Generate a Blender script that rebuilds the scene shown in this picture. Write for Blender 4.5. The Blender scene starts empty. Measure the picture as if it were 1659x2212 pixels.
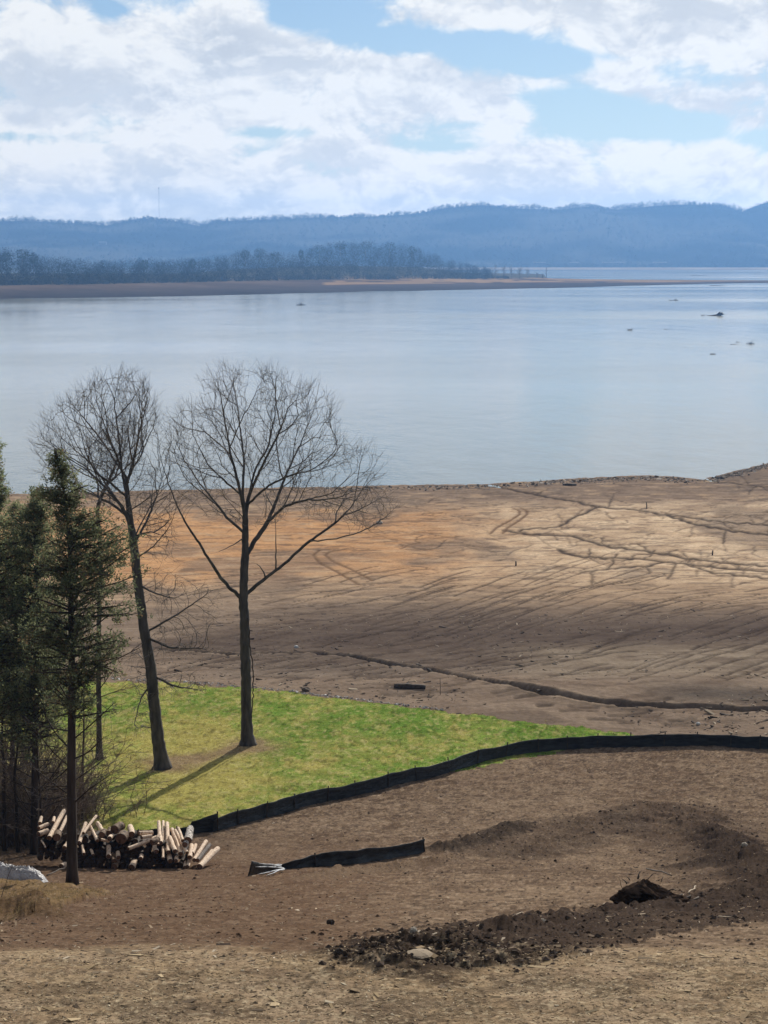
import bpy, math, random
import numpy as np
from mathutils import Vector, kdtree

random.seed(7)
RNG = np.random.default_rng(11)
S = bpy.context.scene
COL = S.collection
rad = math.radians

# ------------------------------------------------------------------ camera frame
F, CU, CV, H = 4301.0, 829.5, 1106.0, 35.0
PITCH = rad(7.37)
CP, SP = math.cos(PITCH), math.sin(PITCH)
SUN_AZ, SUN_EL = rad(16.0), rad(28.0)          # azimuth measured from +Y towards +X
SUN_DIR = Vector((math.sin(SUN_AZ) * math.cos(SUN_EL), math.cos(SUN_AZ) * math.cos(SUN_EL), math.sin(SUN_EL)))


def slope(v):
    """drop per metre of world Y seen at photograph row v"""
    y = -(np.asarray(v, float) - CV) / F
    return -(y * CP - SP) / (CP + y * SP)


def at(u, v, Y):
    """world point on the sight line through photograph pixel (u,v), at world depth Y"""
    x, y = (u - CU) / F, -(v - CV) / F
    k = Y / (CP + y * SP)
    return Vector((x * k, Y, H + (y * CP - SP) * k))


def project(x, y, z):
    zc = y * CP - (z - H) * SP
    yc = y * SP + (z - H) * CP
    return CU + F * x / zc, CV - F * yc / zc


# ------------------------------------------------------------------ small helpers
def tag(o, label=None, cat=None, group=None, kind=None):
    if label: o["label"] = label
    if cat: o["category"] = cat
    if group: o["group"] = group
    if kind: o["kind"] = kind
    return o


def empty(name, loc):
    o = bpy.data.objects.new(name, None)
    COL.objects.link(o)
    o.location = loc
    o.empty_display_size = 0.2
    return o


def link(name, me, mat, parent=None, loc=None):
    o = bpy.data.objects.new(name, me)
    COL.objects.link(o)
    if mat is not None:
        me.materials.append(mat)
    if parent is not None:
        o.parent = parent
    if loc is not None:
        o.location = loc
    return o


def mesh_np(name, V, Fc, smooth=False, col=None):
    """mesh from arrays; Fc (n,3) or (n,4); col: per-vertex rgb attribute named soil"""
    me = bpy.data.meshes.new(name)
    V = np.asarray(V, np.float32); Fc = np.asarray(Fc, np.int32)
    n, k = Fc.shape
    me.vertices.add(len(V)); me.vertices.foreach_set("co", V.ravel())
    me.loops.add(n * k); me.loops.foreach_set("vertex_index", Fc.ravel())
    me.polygons.add(n)
    me.polygons.foreach_set("loop_start", np.arange(0, n * k, k, dtype=np.int32))
    me.polygons.foreach_set("loop_total", np.full(n, k, np.int32))
    me.polygons.foreach_set("use_smooth", np.full(n, smooth))
    if col is not None:
        a = me.color_attributes.new("soil", 'FLOAT_COLOR', 'POINT')
        c = np.ones((len(V), 4), np.float32); c[:, :3] = col
        a.data.foreach_set("color", c.ravel())
    me.update(calc_edges=True)
    return me


class MB:
    """collects tubes, boxes and free faces into one mesh"""
    def __init__(self):
        self.v, self.f = [], []

    def tube(self, pts, radii, n=6, cap=True, rough=0.0):
        base = len(self.v)
        m = len(pts)
        pts = [Vector(p) for p in pts]
        prev = None
        for i in range(m):
            d = (pts[min(i + 1, m - 1)] - pts[max(i - 1, 0)])
            if d.length < 1e-9: d = Vector((0, 0, 1))
            d.normalize()
            if prev is None:
                ref = Vector((1, 0, 0)) if abs(d.x) < 0.8 else Vector((0, 1, 0))
                a = d.cross(ref).normalized()
            else:
                a = (prev - d * prev.dot(d))
                a = a.normalized() if a.length > 1e-6 else d.orthogonal().normalized()
            prev = a
            b = d.cross(a)
            for k in range(n):
                t = 2 * math.pi * k / n
                r = radii[i] * (1 + (random.uniform(-rough, rough) if rough else 0))
                self.v.append(pts[i] + a * (math.cos(t) * r) + b * (math.sin(t) * r))
        for i in range(m - 1):
            for k in range(n):
                p, q = base + i * n + k, base + i * n + (k + 1) % n
                self.f.append((p, q, q + n, p + n))
        if cap:
            self.f.append(tuple(base + k for k in range(n))[::-1])
            self.f.append(tuple(base + (m - 1) * n + k for k in range(n)))

    def box(self, c, ax, ay, az):
        b = len(self.v); c = Vector(c)
        for sz in (-1, 1):
            for sy in (-1, 1):
                for sx in (-1, 1):
                    self.v.append(c + ax * sx + ay * sy + az * sz)
        for q in ((0, 2, 3, 1), (4, 5, 7, 6), (0, 1, 5, 4), (2, 6, 7, 3), (0, 4, 6, 2), (1, 3, 7, 5)):
            self.f.append(tuple(b + i for i in q))

    def build(self, name, mat, parent=None, smooth=True, origin=None):
        me = bpy.data.meshes.new(name)
        vs = self.v
        if parent is not None: vs = [p - parent.location for p in vs]
        elif origin is not None: vs = [p - Vector(origin) for p in vs]
        me.from_pydata([tuple(p) for p in vs], [], self.f)
        if smooth: me.polygons.foreach_set("use_smooth", [True] * len(me.polygons))
        me.update()
        return link(name, me, mat, parent, None if parent is not None else origin)


# ------------------------------------------------------------------ noise in numpy
def _hash(ix, iy, seed):
    h = (ix.astype(np.int64) * 374761393 + iy.astype(np.int64) * 668265263 + seed * 1442695041) & 0xFFFFFFFF
    h = ((h ^ (h >> 13)) * 1274126177) & 0xFFFFFFFF
    return ((h ^ (h >> 16)) & 0xFFFFFF) / float(0xFFFFFF)


def vnoise(x, y, seed=0):
    x = np.asarray(x, float); y = np.asarray(y, float)
    ix, iy = np.floor(x), np.floor(y)
    fx, fy = x - ix, y - iy
    fx, fy = fx * fx * (3 - 2 * fx), fy * fy * (3 - 2 * fy)
    ix, iy = ix.astype(np.int64), iy.astype(np.int64)
    a, b = _hash(ix, iy, seed), _hash(ix + 1, iy, seed)
    c, d = _hash(ix, iy + 1, seed), _hash(ix + 1, iy + 1, seed)
    return (a * (1 - fx) + b * fx) * (1 - fy) + (c * (1 - fx) + d * fx) * fy


def fbm(x, y, oct=4, seed=0, gain=0.5):
    s, amp, tot = 0.0, 1.0, 0.0
    for o in range(oct):
        s = s + amp * vnoise(x * 2 ** o + 17.3 * o, y * 2 ** o - 9.1 * o, seed + o)
        tot += amp; amp *= gain
    return s / tot


def sstep(a, b, x):
    t = np.clip((x - a) / (b - a), 0, 1)
    return t * t * (3 - 2 * t)


# ------------------------------------------------------------------ materials
def nt(name):
    m = bpy.data.materials.new(name); m.use_nodes = True
    t = m.node_tree
    b = t.nodes.get("Principled BSDF")
    return m, t, b


def N(t, kind, **kw):
    n = t.nodes.new(kind)
    for k, v in kw.items():
        if k.startswith("in_"):
            key = k[3:]
            n.inputs[int(key) if key.isdigit() else key].default_value = v
        else:
            setattr(n, k, v)
    return n


def ramp(t, stops):
    r = t.nodes.new("ShaderNodeValToRGB")
    e = r.color_ramp.elements
    while len(e) < len(stops): e.new(0.5)
    for i, (p, c) in enumerate(stops):
        e[i].position = p; e[i].color = (*c, 1) if len(c) == 3 else c
    return r


def simple(name, c1, c2, scale=3.0, rough=0.85, bump=0.0, spec=0.3, detail=6, stretch=(1, 1, 1), bscale=None):
    m, t, b = nt(name)
    tc = N(t, "ShaderNodeTexCoord")
    mp = N(t, "ShaderNodeMapping"); mp.inputs["Scale"].default_value = stretch
    t.links.new(tc.outputs["Object"], mp.inputs["Vector"])
    no = N(t, "ShaderNodeTexNoise"); no.inputs["Scale"].default_value = scale; no.inputs["Detail"].default_value = detail
    t.links.new(mp.outputs[0], no.inputs["Vector"])
    r = ramp(t, [(0.32, c1), (0.68, c2)])
    t.links.new(no.outputs["Fac"], r.inputs[0])
    t.links.new(r.outputs[0], b.inputs["Base Color"])
    b.inputs["Roughness"].default_value = rough
    b.inputs["Specular IOR Level"].default_value = spec
    if bump:
        n2 = N(t, "ShaderNodeTexNoise"); n2.inputs["Scale"].default_value = bscale or scale * 4; n2.inputs["Detail"].default_value = 8
        t.links.new(mp.outputs[0], n2.inputs["Vector"])
        bp = N(t, "ShaderNodeBump"); bp.inputs["Strength"].default_value = 1.0; bp.inputs["Distance"].default_value = bump
        t.links.new(n2.outputs["Fac"], bp.inputs["Height"])
        t.links.new(bp.outputs[0], b.inputs["Normal"])
    return m


def soil_mat(name, grain=14.0, bump=0.03, lo=0.62, hi=1.35, rough=0.95, scatter=0.0):
    """soil colour attribute, broken up by two noises and bumped"""
    m, t, b = nt(name)
    at_ = N(t, "ShaderNodeAttribute", attribute_name="soil")
    geo = N(t, "ShaderNodeNewGeometry")
    n1 = N(t, "ShaderNodeTexNoise"); n1.inputs["Scale"].default_value = grain; n1.inputs["Detail"].default_value = 10; n1.inputs["Roughness"].default_value = 0.75
    n2 = N(t, "ShaderNodeTexNoise"); n2.inputs["Scale"].default_value = grain * 0.13; n2.inputs["Detail"].default_value = 6
    for n in (n1, n2): t.links.new(geo.outputs["Position"], n.inputs["Vector"])
    r1 = ramp(t, [(0.3, (lo,) * 3), (0.7, (hi,) * 3)])
    r2 = ramp(t, [(0.3, (0.82, 0.80, 0.80)), (0.7, (1.16, 1.18, 1.18))])
    t.links.new(n1.outputs["Fac"], r1.inputs[0]); t.links.new(n2.outputs["Fac"], r2.inputs[0])
    mu = N(t, "ShaderNodeMix", data_type='RGBA', blend_type='MULTIPLY'); mu.inputs[0].default_value = 1
    t.links.new(at_.outputs["Color"], mu.inputs[6]); t.links.new(r1.outputs[0], mu.inputs[7])
    mu2 = N(t, "ShaderNodeMix", data_type='RGBA', blend_type='MULTIPLY'); mu2.inputs[0].default_value = 1
    t.links.new(mu.outputs[2], mu2.inputs[6]); t.links.new(r2.outputs[0], mu2.inputs[7])
    t.links.new(mu2.outputs[2], b.inputs["Base Color"])
    b.inputs["Roughness"].default_value = rough
    b.inputs["Specular IOR Level"].default_value = 0.0
    bp = N(t, "ShaderNodeBump"); bp.inputs["Strength"].default_value = 1.0; bp.inputs["Distance"].default_value = bump
    t.links.new(n1.outputs["Fac"], bp.inputs["Height"]); t.links.new(bp.outputs[0], b.inputs["Normal"])
    return m


def attr_mat(name, rough=0.8, transl=0.0, var=0.0, spec=0.25):
    m, t, b = nt(name)
    at_ = N(t, "ShaderNodeAttribute", attribute_name="soil")
    t.links.new(at_.outputs["Color"], b.inputs["Base Color"])
    b.inputs["Roughness"].default_value = rough
    b.inputs["Specular IOR Level"].default_value = spec
    if transl:
        tr = N(t, "ShaderNodeBsdfTranslucent")
        t.links.new(at_.outputs["Color"], tr.inputs["Color"])
        mx = N(t, "ShaderNodeMixShader"); mx.inputs[0].default_value = transl
        t.links.new(b.outputs[0], mx.inputs[1]); t.links.new(tr.outputs[0], mx.inputs[2])
        t.links.new(mx.outputs[0], t.nodes["Material Output"].inputs["Surface"])
    return m


M_DIRT = soil_mat("bare_soil", 11.0, 0.022, 0.38, 1.65)
M_MUD = soil_mat("lake_mud", 3.0, 0.03, 0.66, 1.34)
M_LAWN = soil_mat("turf", 7.0, 0.03, 0.5, 1.5)
M_BITS = attr_mat("litter_bits", 0.9, spec=0.05)
M_CLOD = attr_mat("soil_clods", 0.95, spec=0.0)
M_BLADE = attr_mat("grass_blades", 0.7, 0.5, spec=0.05)
M_NEEDLE = attr_mat("cedar_scales", 0.7, 0.6, spec=0.12)
M_BARK = simple("grey_bark", (0.055, 0.049, 0.044), (0.135, 0.120, 0.105), 5, 0.92, 0.012, 0.15, 8, (1, 1, 0.25), 14)
M_TWIG = simple("twig_bark", (0.115, 0.100, 0.092), (0.20, 0.172, 0.152), 2, 0.9, 0, 0.15)
M_CEDARBARK = simple("cedar_bark", (0.040, 0.033, 0.028), (0.105, 0.082, 0.066), 6, 0.95, 0.015, 0.1, 8, (1, 1, 0.15), 14)
M_BRUSH = simple("dry_brush", (0.13, 0.10, 0.08), (0.34, 0.27, 0.21), 3, 0.9, 0, 0.15)
M_FARWOOD = attr_mat("far_wood", 0.95, spec=0.0)
M_FABRIC = None


def fabric_mat():
    m, t, b = nt("black_fabric")
    tc = N(t, "ShaderNodeTexCoord")
    w = N(t, "ShaderNodeTexNoise"); w.inputs["Scale"].default_value = 2.2; w.inputs["Detail"].default_value = 6
    mp = N(t, "ShaderNodeMapping"); mp.inputs["Scale"].default_value = (1, 1, 3.5)
    t.links.new(tc.outputs["Object"], mp.inputs[0]); t.links.new(mp.outputs[0], w.inputs["Vector"])
    r = ramp(t, [(0.3, (0.010, 0.011, 0.011)), (0.72, (0.042, 0.042, 0.040))])
    t.links.new(w.outputs["Fac"], r.inputs[0]); t.links.new(r.outputs[0], b.inputs["Base Color"])
    b.inputs["Roughness"].default_value = 0.55; b.inputs["Specular IOR Level"].default_value = 0.4
    bp = N(t, "ShaderNodeBump"); bp.inputs["Distance"].default_value = 0.08; bp.inputs["Strength"].default_value = 1
    t.links.new(w.outputs["Fac"], bp.inputs["Height"]); t.links.new(bp.outputs[0], b.inputs["Normal"])
    return m


M_FABRIC = fabric_mat()
M_STAKE = simple("stake_wood", (0.035, 0.028, 0.022), (0.09, 0.07, 0.05), 6, 0.85)

# ------------------------------------------------------------------ ground: one long slope from the camera's hill to the lake bed
PY = np.array([-40, 0, 15, 22, 25.2, 30, 40, 50, 62, 65, 70, 75, 80, 88, 93, 100, 108, 112, 118, 130, 150, 165, 185, 220, 270, 301, 335, 400, 700.])
PZ = np.array([29.5, 28.0, 26.9, 26.2, 25.9, 24.41, 21.44, 18.58, 15.2, 14.5, 13.5, 12.8, 12.4, 11.95, 11.72, 11.58, 11.45, 11.0, 10.2, 9.07, 6.9, 5.25, 3.45, 1.65, 0.45, 0.0, -0.7, -3.0, -8.0])


def base_z(y):
    return np.interp(y, PY, PZ)


_ty = np.linspace(21, 360, 4000)
_tz = np.convolve(np.pad(base_z(_ty), 20, mode='edge'), np.ones(41) / 41, mode='valid')
_tz[:40] = base_z(_ty[:40])
_ts = (H - _tz) / _ty
_ts = np.minimum.accumulate(_ts)


def zsm(y):
    return np.where(y < 21, base_z(y), np.where(y > 360, base_z(y), np.interp(y, _ty, _tz)))


def Y_of_v(v):
    v = np.asarray(v, float)
    return np.where(v > 1056, np.interp(-slope(np.maximum(v, 1056)), -_ts, _ty), H / slope(np.minimum(v, 1056)) - 1.3)


def wxy(u, v):
    """world x,y where the sight line of photograph pixel (u,v) meets the bare slope"""
    Y = Y_of_v(v)
    y = -(np.asarray(v, float) - CV) / F
    return (np.asarray(u, float) - CU) / F * Y / (CP + y * SP), Y


vs = np.concatenate([np.linspace(2230, 2000, 190), np.linspace(1999, 1500, 300)[0:], np.linspace(1498.5, 990, 330)])
YR = np.concatenate([[-40, -20, 0, 10, 15, 18, 20], Y_of_v(vs), np.array([344., 348, 356, 370, 400, 450, 520, 700.])])
YR = np.maximum.accumulate(YR + np.arange(len(YR)) * 1e-5)
CC = np.concatenate([np.linspace(-6, -1.55, 16), np.linspace(-1.5, -1.004, 110), np.linspace(-1, 1, 820), np.linspace(1.004, 1.5, 110), np.linspace(1.55, 6, 16)])
WY = 0.215 * np.maximum(YR, 18) + 1.0
GX = CC[None, :] * WY[:, None]
GY = np.repeat(YR[:, None], len(CC), 1)
GZ = zsm(GY)
GU, GV = project(GX, np.maximum(GY, 5), GZ)
NR, NC = GX.shape
# the shoreline runs further out on the right
SHU = [-2000, 0, 700, 1000, 1100, 1200, 1300, 1400, 1470, 1510, 1560, 1659, 1800, 3000]
SHV = [1072, 1068, 1051, 1047, 1041, 1035, 1030, 1026, 1030, 1034, 1024, 1000, 985, 960]
YSH = H / slope(np.interp(CU + GX / np.maximum(GY, 5) * F * .992, SHU, SHV) + (vnoise(GX * .12, GY * 0, 77) - .5) * 2.5)
YEF = np.where(GY > 220, np.where(GY < YSH, 220 + (GY - 220) * (301.0 - 220) / (YSH - 220), GY - YSH + 301.0), GY)
GZ = zsm(YEF)


def polyline(uv, n=60):
    """dense world xy samples along a pixel polyline"""
    uv = np.array(uv, float)
    d = np.r_[0, np.cumsum(np.hypot(*np.diff(uv, axis=0).T))]
    t = np.linspace(0, d[-1], n)
    u, v = np.interp(t, d, uv[:, 0]), np.interp(t, d, uv[:, 1])
    x, y = wxy(u, v)
    return np.stack([x, y], 1)


def dist_to(P, sel=None):
    """distance from each grid vertex to a dense world polyline (vertices near it only) and the position along it"""
    D = np.full(GX.shape, 1e3); T = np.zeros(GX.shape)
    lo, hi = P.min(0) - 6, P.max(0) + 6
    m = (GX > lo[0]) & (GX < hi[0]) & (GY > lo[1]) & (GY < hi[1])
    xs, ys = GX[m], GY[m]
    best = np.full(xs.shape, 1e6); bt = np.zeros(xs.shape)
    for i in range(len(P) - 1):
        a, b = P[i], P[i + 1]
        ab = b - a; L = ab @ ab + 1e-9
        t = np.clip(((xs - a[0]) * ab[0] + (ys - a[1]) * ab[1]) / L, 0, 1)
        d = np.hypot(xs - a[0] - t * ab[0], ys - a[1] - t * ab[1])
        k = d < best
        best[k] = d[k]; bt[k] = (i + t[k]) / (len(P) - 1)
    D[m] = best; T[m] = bt
    return D, T


def inside(poly):
    """soft test: grid vertices inside a pixel polygon"""
    poly = np.array(poly, float)
    w = np.zeros(GU.shape, bool)
    j = len(poly) - 1
    for i in range(len(poly)):
        xi, yi = poly[i]; xj, yj = poly[j]
        c = ((yi > GV) != (yj > GV)) & (GU < (xj - xi) * (GV - yi) / (yj - yi + 1e-12) + xi)
        w ^= c
        j = i
    return w


# --- natural undulation
nz_big = fbm(GX * 0.12, GY * 0.12, 3, 1) - 0.5
nz_mid = fbm(GX * 0.7, GY * 0.7, 3, 5) - 0.5
nz_fine = fbm(GX * 3.2, GY * 3.2, 4, 9, 0.65) - 0.5
hill = 1 - sstep(100, 112, GY)
flat = sstep(150, 200, GY)
GZ = GZ + nz_big * (0.25 * hill + 0.25 * (1 - hill) * (1 - flat)) * sstep(26, 34, GY) + nz_mid * 0.10 * (1 - 0.6 * flat)
dirt_amp = np.where(GY < 26.5, .05, np.where(GY < 100, 0.085, 0.05))
LAWN_POLY = [(-400, 1476), (60, 1473), (250, 1470), (330, 1473), (450, 1480), (600, 1492), (750, 1510), (900, 1531), (1050, 1550), (1200, 1563),
             (1320, 1575), (1420, 1588), (1420, 1600), (1300, 1612), (1230, 1617), (1120, 1634), (1060, 1650), (975, 1668), (940, 1668), (830, 1695), (700, 1725), (600, 1753), (500, 1785), (420, 1800), (250, 1800), (150, 1780), (-400, 1760)]
jit = (fbm(GX * 0.9, GY * 0.9, 3, 21) - 0.5) * 1.2
_gu, _gv = GU.copy(), GV.copy()
GU = _gu + (fbm(GX * 1.3, GY * 1.3, 3, 23) - .5) * 60; GV = _gv + (fbm(GX * .9, GY * .9, 4, 27, .65) - .5) * 17
LAWN = inside(LAWN_POLY)
GU, GV = _gu, _gv
dirt_amp = np.where(LAWN, 0.05, dirt_amp)
GZ = GZ + nz_fine * dirt_amp * (1 - 0.7 * flat)

# --- soil colours
def C(*c): return np.array(c, float)
col = np.zeros(GX.shape + (3,))
def lay(c, w): 
    global col
    col = col * (1 - w[..., None]) + np.asarray(c) * w[..., None]

n1 = fbm(GX * 0.25, GY * 0.25, 4, 31); n2 = fbm(GX * 1.1, GY * 1.1, 4, 37); n3 = fbm(GX * 0.05, GY * 0.03, 4, 41)
col[:] = C(0.150, 0.112, 0.082)
lay(C(0.105, 0.076, 0.056), sstep(0.42, 0.62, n1) * 0.7)
lay(C(0.190, 0.145, 0.105), sstep(0.52, 0.72, n2) * 0.55)
# smooth darker graded slope below the knoll, on the left
lay(C(0.098, 0.066, 0.047), sstep(1780, 1900, GV) * sstep(2115, 2050, GV + (n2 - .5) * 60) * sstep(1000, 650, GU) * 0.9)
# straw and chips on the knoll in front
kn = sstep(27.2, 24.9, GY + (n2 - .5) * 3.4 + (n1 - .5) * 2.2 + (fbm(GX * 4, GY * 4, 3, 181) - .5) * 1.6)
lay(C(0.200, 0.150, 0.092), kn * 0.9)
lay(C(0.235, 0.185, 0.115), kn * sstep(0.5, 0.7, n2) * 0.7)
# dry grassy bank at the left
bank = inside([(-400, 1895), (60, 1906), (150, 1908), (250, 1928), (160, 1950), (90, 1985), (20, 1990), (-400, 2000)]) * 1.0
lay(C(0.150, 0.106, 0.056), bank * (0.25 + 0.6 * sstep(0.4, 0.6, n2)))
GZ = GZ + 0.35 * bank * sstep(0.3, 0.7, n2) * 0.5
# --- mud
mud = sstep(104, 114, GY + jit * 2) * ~LAWN
mud = np.maximum(mud, (GV < 1590) * ~LAWN * 1.0)
wv = (n3 - .5) * 60 + (n1 - .5) * 22
vv = GV + wv; uu = GU + (n3 - .5) * 200
lay(C(0.178, 0.141, 0.112), mud)
lay(C(0.128, 0.107, 0.092), mud * sstep(1330, 1370, vv) * sstep(1480, 1440, vv) * sstep(300, 560, uu) * 0.75)
lay(C(0.300, 0.225, 0.158), mud * sstep(1335, 1268, vv))
lay(C(0.345, 0.212, 0.118), mud * sstep(1290, 1225, vv) * sstep(1085, 1110, vv) * sstep(1230, 850, uu))
lay(C(0.375, 0.225, 0.118), mud * sstep(1270, 1200, vv) * sstep(1080, 1105, vv) * sstep(980, 620, uu) * sstep(0.35, 0.6, n1) * 0.7)
lay(C(0.45, 0.358, 0.262), mud * sstep(1275, 1240, vv) * sstep(1060, 1100, vv) * sstep(880, 1250, uu) * (0.45 + 0.55 * sstep(0.4, 0.6, n1)))
lay(C(0.150, 0.118, 0.098), mud * sstep(1112, 1070, vv) * 0.75)
lay(C(0.135, 0.110, 0.092), mud * sstep(0.57, 0.70, fbm(GX * 0.09, GY * 0.05, 4, 55)) * sstep(1330, 1270, vv) * 0.6)
# darker band across the long slope, and a second one by the gully
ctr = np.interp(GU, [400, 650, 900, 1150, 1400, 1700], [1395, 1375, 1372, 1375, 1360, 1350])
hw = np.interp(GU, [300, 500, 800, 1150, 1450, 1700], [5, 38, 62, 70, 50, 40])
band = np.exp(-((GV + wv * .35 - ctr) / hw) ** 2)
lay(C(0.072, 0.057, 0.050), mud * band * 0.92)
band2 = np.exp(-((GV - 1502 - (GU - 1600) * .05) / 20) ** 2) * sstep(1330, 1480, GU + wv)
lay(C(0.085, 0.074, 0.066), mud * band2 * 0.9)
lay(C(0.22, 0.185, 0.145), mud * sstep(1380, 1410, GV) * sstep(1480, 1450, GV) * sstep(1000, 1250, GU) * 0.6)
# bank between lawn and mud
fl = mud * sstep(1290, 1240, vv) * sstep(1050, 1085, vv)
col *= (1 + .08 * fl[..., None] * np.array([1.1, 1.0, .85]))
# --- gully
GUL = [(240, 1420), (330, 1402), (420, 1408), (520, 1416), (600, 1412), (680, 1411), (760, 1420), (850, 1435), (930, 1446), (1010, 1462), (1100, 1480),
       (1200, 1500), (1290, 1514), (1400, 1522), (1500, 1527), (1600, 1529), (1800, 1533), (2000, 1536)]
Pg = polyline(GUL, 160)
Pg[:, 1] += (fbm(Pg[:, 0] * 0.8, Pg[:, 0] * 0 + 3, 3, 61) - .5) * 1.6
D, T = dist_to(Pg)
gw = np.interp(T, [0, .24, .42, .7, 1], [0.5, 0.6, 0.66, 0.70, 0.76]) * (0.58 + 0.6 * fbm(GX * .5, GY * .5, 2, 63))
cut = sstep(1.0, 0.35, D / gw)
GZ = GZ - cut * np.interp(T, [0, .3, .6, 1], [0.38, 0.42, 0.46, 0.5])
lay(C(0.050, 0.040, 0.034), cut * 0.85)
rim = np.exp(-((D / gw - 1.25) / 0.25) ** 2)
GZ = GZ + rim * 0.06
lay(C(0.25, 0.205, 0.155), rim * 0.45 * sstep(.4, .6, n2))

stk = fbm(GX * .35 + n1 * 2, GY * .9 + n1 * 3, 4, 141)
lay(C(0.095, 0.075, 0.062), mud * sstep(.56, .68, stk) * .55)
lay(C(0.36, 0.27, 0.185), mud * sstep(.58, .70, fbm(GX * .3 + 9, GY * .8 + n1 * 3, 4, 147)) * sstep(1330, 1270, GV) * .5)
# --- rills, channels and tyre tracks
RILL = np.zeros(GX.shape); TRK = np.zeros(GX.shape)
ROWI = np.arange(NR)


def splat(A, uv, width, strength, n=None):
    """mark a pixel-space polyline on the ground grid; width in metres"""
    uv = np.array(uv, float)
    L = np.hypot(*np.diff(uv, axis=0).T).sum()
    P = polyline(uv, n or max(8, int(L / 1.0)))
    r = np.interp(P[:, 1], YR, ROWI)
    c = np.interp(P[:, 0] / (0.215 * np.maximum(P[:, 1], 18) + 1.0), CC, np.arange(NC))
    for k in range(len(P)):
        r0, c0 = int(round(r[k])), int(round(c[k]))
        if r0 < 3 or r0 > NR - 4 or c0 < 4 or c0 > NC - 5: continue
        sl = (slice(r0 - 2, r0 + 3), slice(c0 - 3, c0 + 4))
        d = np.hypot((GX[sl] - P[k, 0]), (GY[sl] - P[k, 1]) * 0.5)
        w = min(1, strength * 1.25) * np.exp(-(d / (width * 1.55)) ** 2)
        A[sl] = np.maximum(A[sl], w)


def wander(u, v, du, dv, n, amp, smooth=False):
    pts = [(u, v)]; a = 0
    for i in range(n):
        a = a * 0.7 + random.gauss(0, amp)
        if smooth:
            u += du; v += dv * (1 - .35 * i / n) + a * .5; pts.append((u, v)); continue
        u += du * random.uniform(.2, 1.6) + random.gauss(0, abs(du) * .45 + .8); v += dv + a
        pts.append((u, v))
    return pts


CH = [[(1060, 1046), (1100, 1058), (1180, 1074), (1245, 1085), (1290, 1097), (1400, 1106), (1450, 1118), (1500, 1133), (1580, 1148), (1700, 1162)],
      [(1092, 1146), (1150, 1154), (1240, 1158), (1300, 1178), (1400, 1191), (1480, 1205), (1560, 1214), (1700, 1226)],
      [(1205, 1186), (1225, 1196), (1260, 1202), (1380, 1206), (1440, 1212), (1470, 1216), (1560, 1226), (1700, 1238)],
      [(1290, 1097), (1255, 1112), (1235, 1120), (1222, 1132), (1190, 1140), (1120, 1145)],
      [(1455, 1115), (1520, 1124), (1600, 1132), (1700, 1140)],
      [(1500, 1030), (1560, 1041), (1620, 1050), (1700, 1058)],
      [(1440, 1212), (1400, 1222), (1330, 1226), (1260, 1236)],
      [(1480, 1216), (1530, 1235), (1600, 1243), (1700, 1252)]]
for k, c in enumerate(CH):
    uv = np.array(c, float)
    d = np.r_[0, np.cumsum(np.hypot(*np.diff(uv, axis=0).T))]
    t = np.linspace(0, d[-1], int(d[-1] / 9))
    q = np.stack([np.interp(t, d, uv[:, 0]), np.interp(t, d, uv[:, 1])], 1)
    q += RNG.normal(0, 1, q.shape) * [3.0, 1.0]
    splat(RILL, q, 0.32 if k < 3 else 0.22, 1.0 if k < 3 else 0.8)
    for _ in range(11 if k < 3 else 5):                        # branching side channels
        i = random.randrange(2, len(q) - 2)
        sgn = random.choice((-1, 1))
        p = wander(q[i][0], q[i][1], random.uniform(-6, 5), sgn * random.uniform(0.6, 2.2), random.randint(6, 18), 0.9)
        splat(RILL, p, 0.13, random.uniform(0.3, 0.75))
        if len(p) > 7:
            j = random.randrange(3, len(p))
            splat(RILL, wander(p[j][0], p[j][1], random.uniform(-7, 7), sgn * random.uniform(0.2, 1.5), 6, 1.0), 0.1, random.uniform(0.2, .5))
for _ in range(190):                                            # faint dendritic marks on the flat
    u, v = random.uniform(850, 1680), random.uniform(1075, 1255)
    splat(RILL, wander(u, v, random.choice((-1, 1)) * random.uniform(5, 11), random.gauss(0, 0.8), random.randint(4, 12), 0.8), 0.11, random.uniform(0.18, 0.55))
for _ in range(240):                                           # long rills down the slope
    u = random.uniform(330, 1900); v = random.uniform(1255, 1475)
    tl = sstep(1250, 1420, v)
    k = random.uniform(0.10, 0.22) + 0.22 * np.exp(-((u - 1050) / 300) ** 2) * (v < 1400)
    if u > 1250 and v > 1330: k = random.uniform(0.25, 0.45)
    n = random.randint(6, 22)
    splat(RILL, wander(u, v, 10, -10 * k, n, 0.9, True), random.uniform(.05, .11), random.uniform(0.55, 1.0))
for _ in range(70):                                            # rills between gully and lawn
    u = random.uniform(330, 1450)
    v = np.interp(u, [330, 700, 1100, 1450], [1440, 1455, 1505, 1550]) + random.uniform(-20, 28)
    splat(RILL, wander(u, v, 8, -random.uniform(-.2, 1.8), random.randint(3, 10), 0.9, True), 0.12, random.uniform(0.3, 0.7))
for off in (0, 1):                                             # tyre tracks
    splat(TRK, [(1060 + 26 * off, 1152), (1072 + 24 * off, 1140), (1100 + 20 * off, 1126), (1122 + 16 * off, 1112), (1122 + 16 * off, 1104), (1108 + 16 * off, 1098)], 0.15, 0.75)
    splat(TRK, [(730 + 16 * off, 1184 + 2 * off), (690 + 22 * off, 1188 + 3 * off), (676 + 26 * off, 1198), (690 + 28 * off, 1216 - 4 * off), (730 + 30 * off, 1236 - 6 * off), (775 + 30 * off, 1262 - 8 * off)], 0.13, 0.75)
GZ = GZ - RILL * np.interp(GY, [100, 200, 320], [0.12, 0.11, 0.12]) - TRK * 0.08
lay(C(0.038, 0.030, 0.026), RILL * np.interp(GY, [100, 150, 230], [0.75, 0.8, 0.92]))
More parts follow.
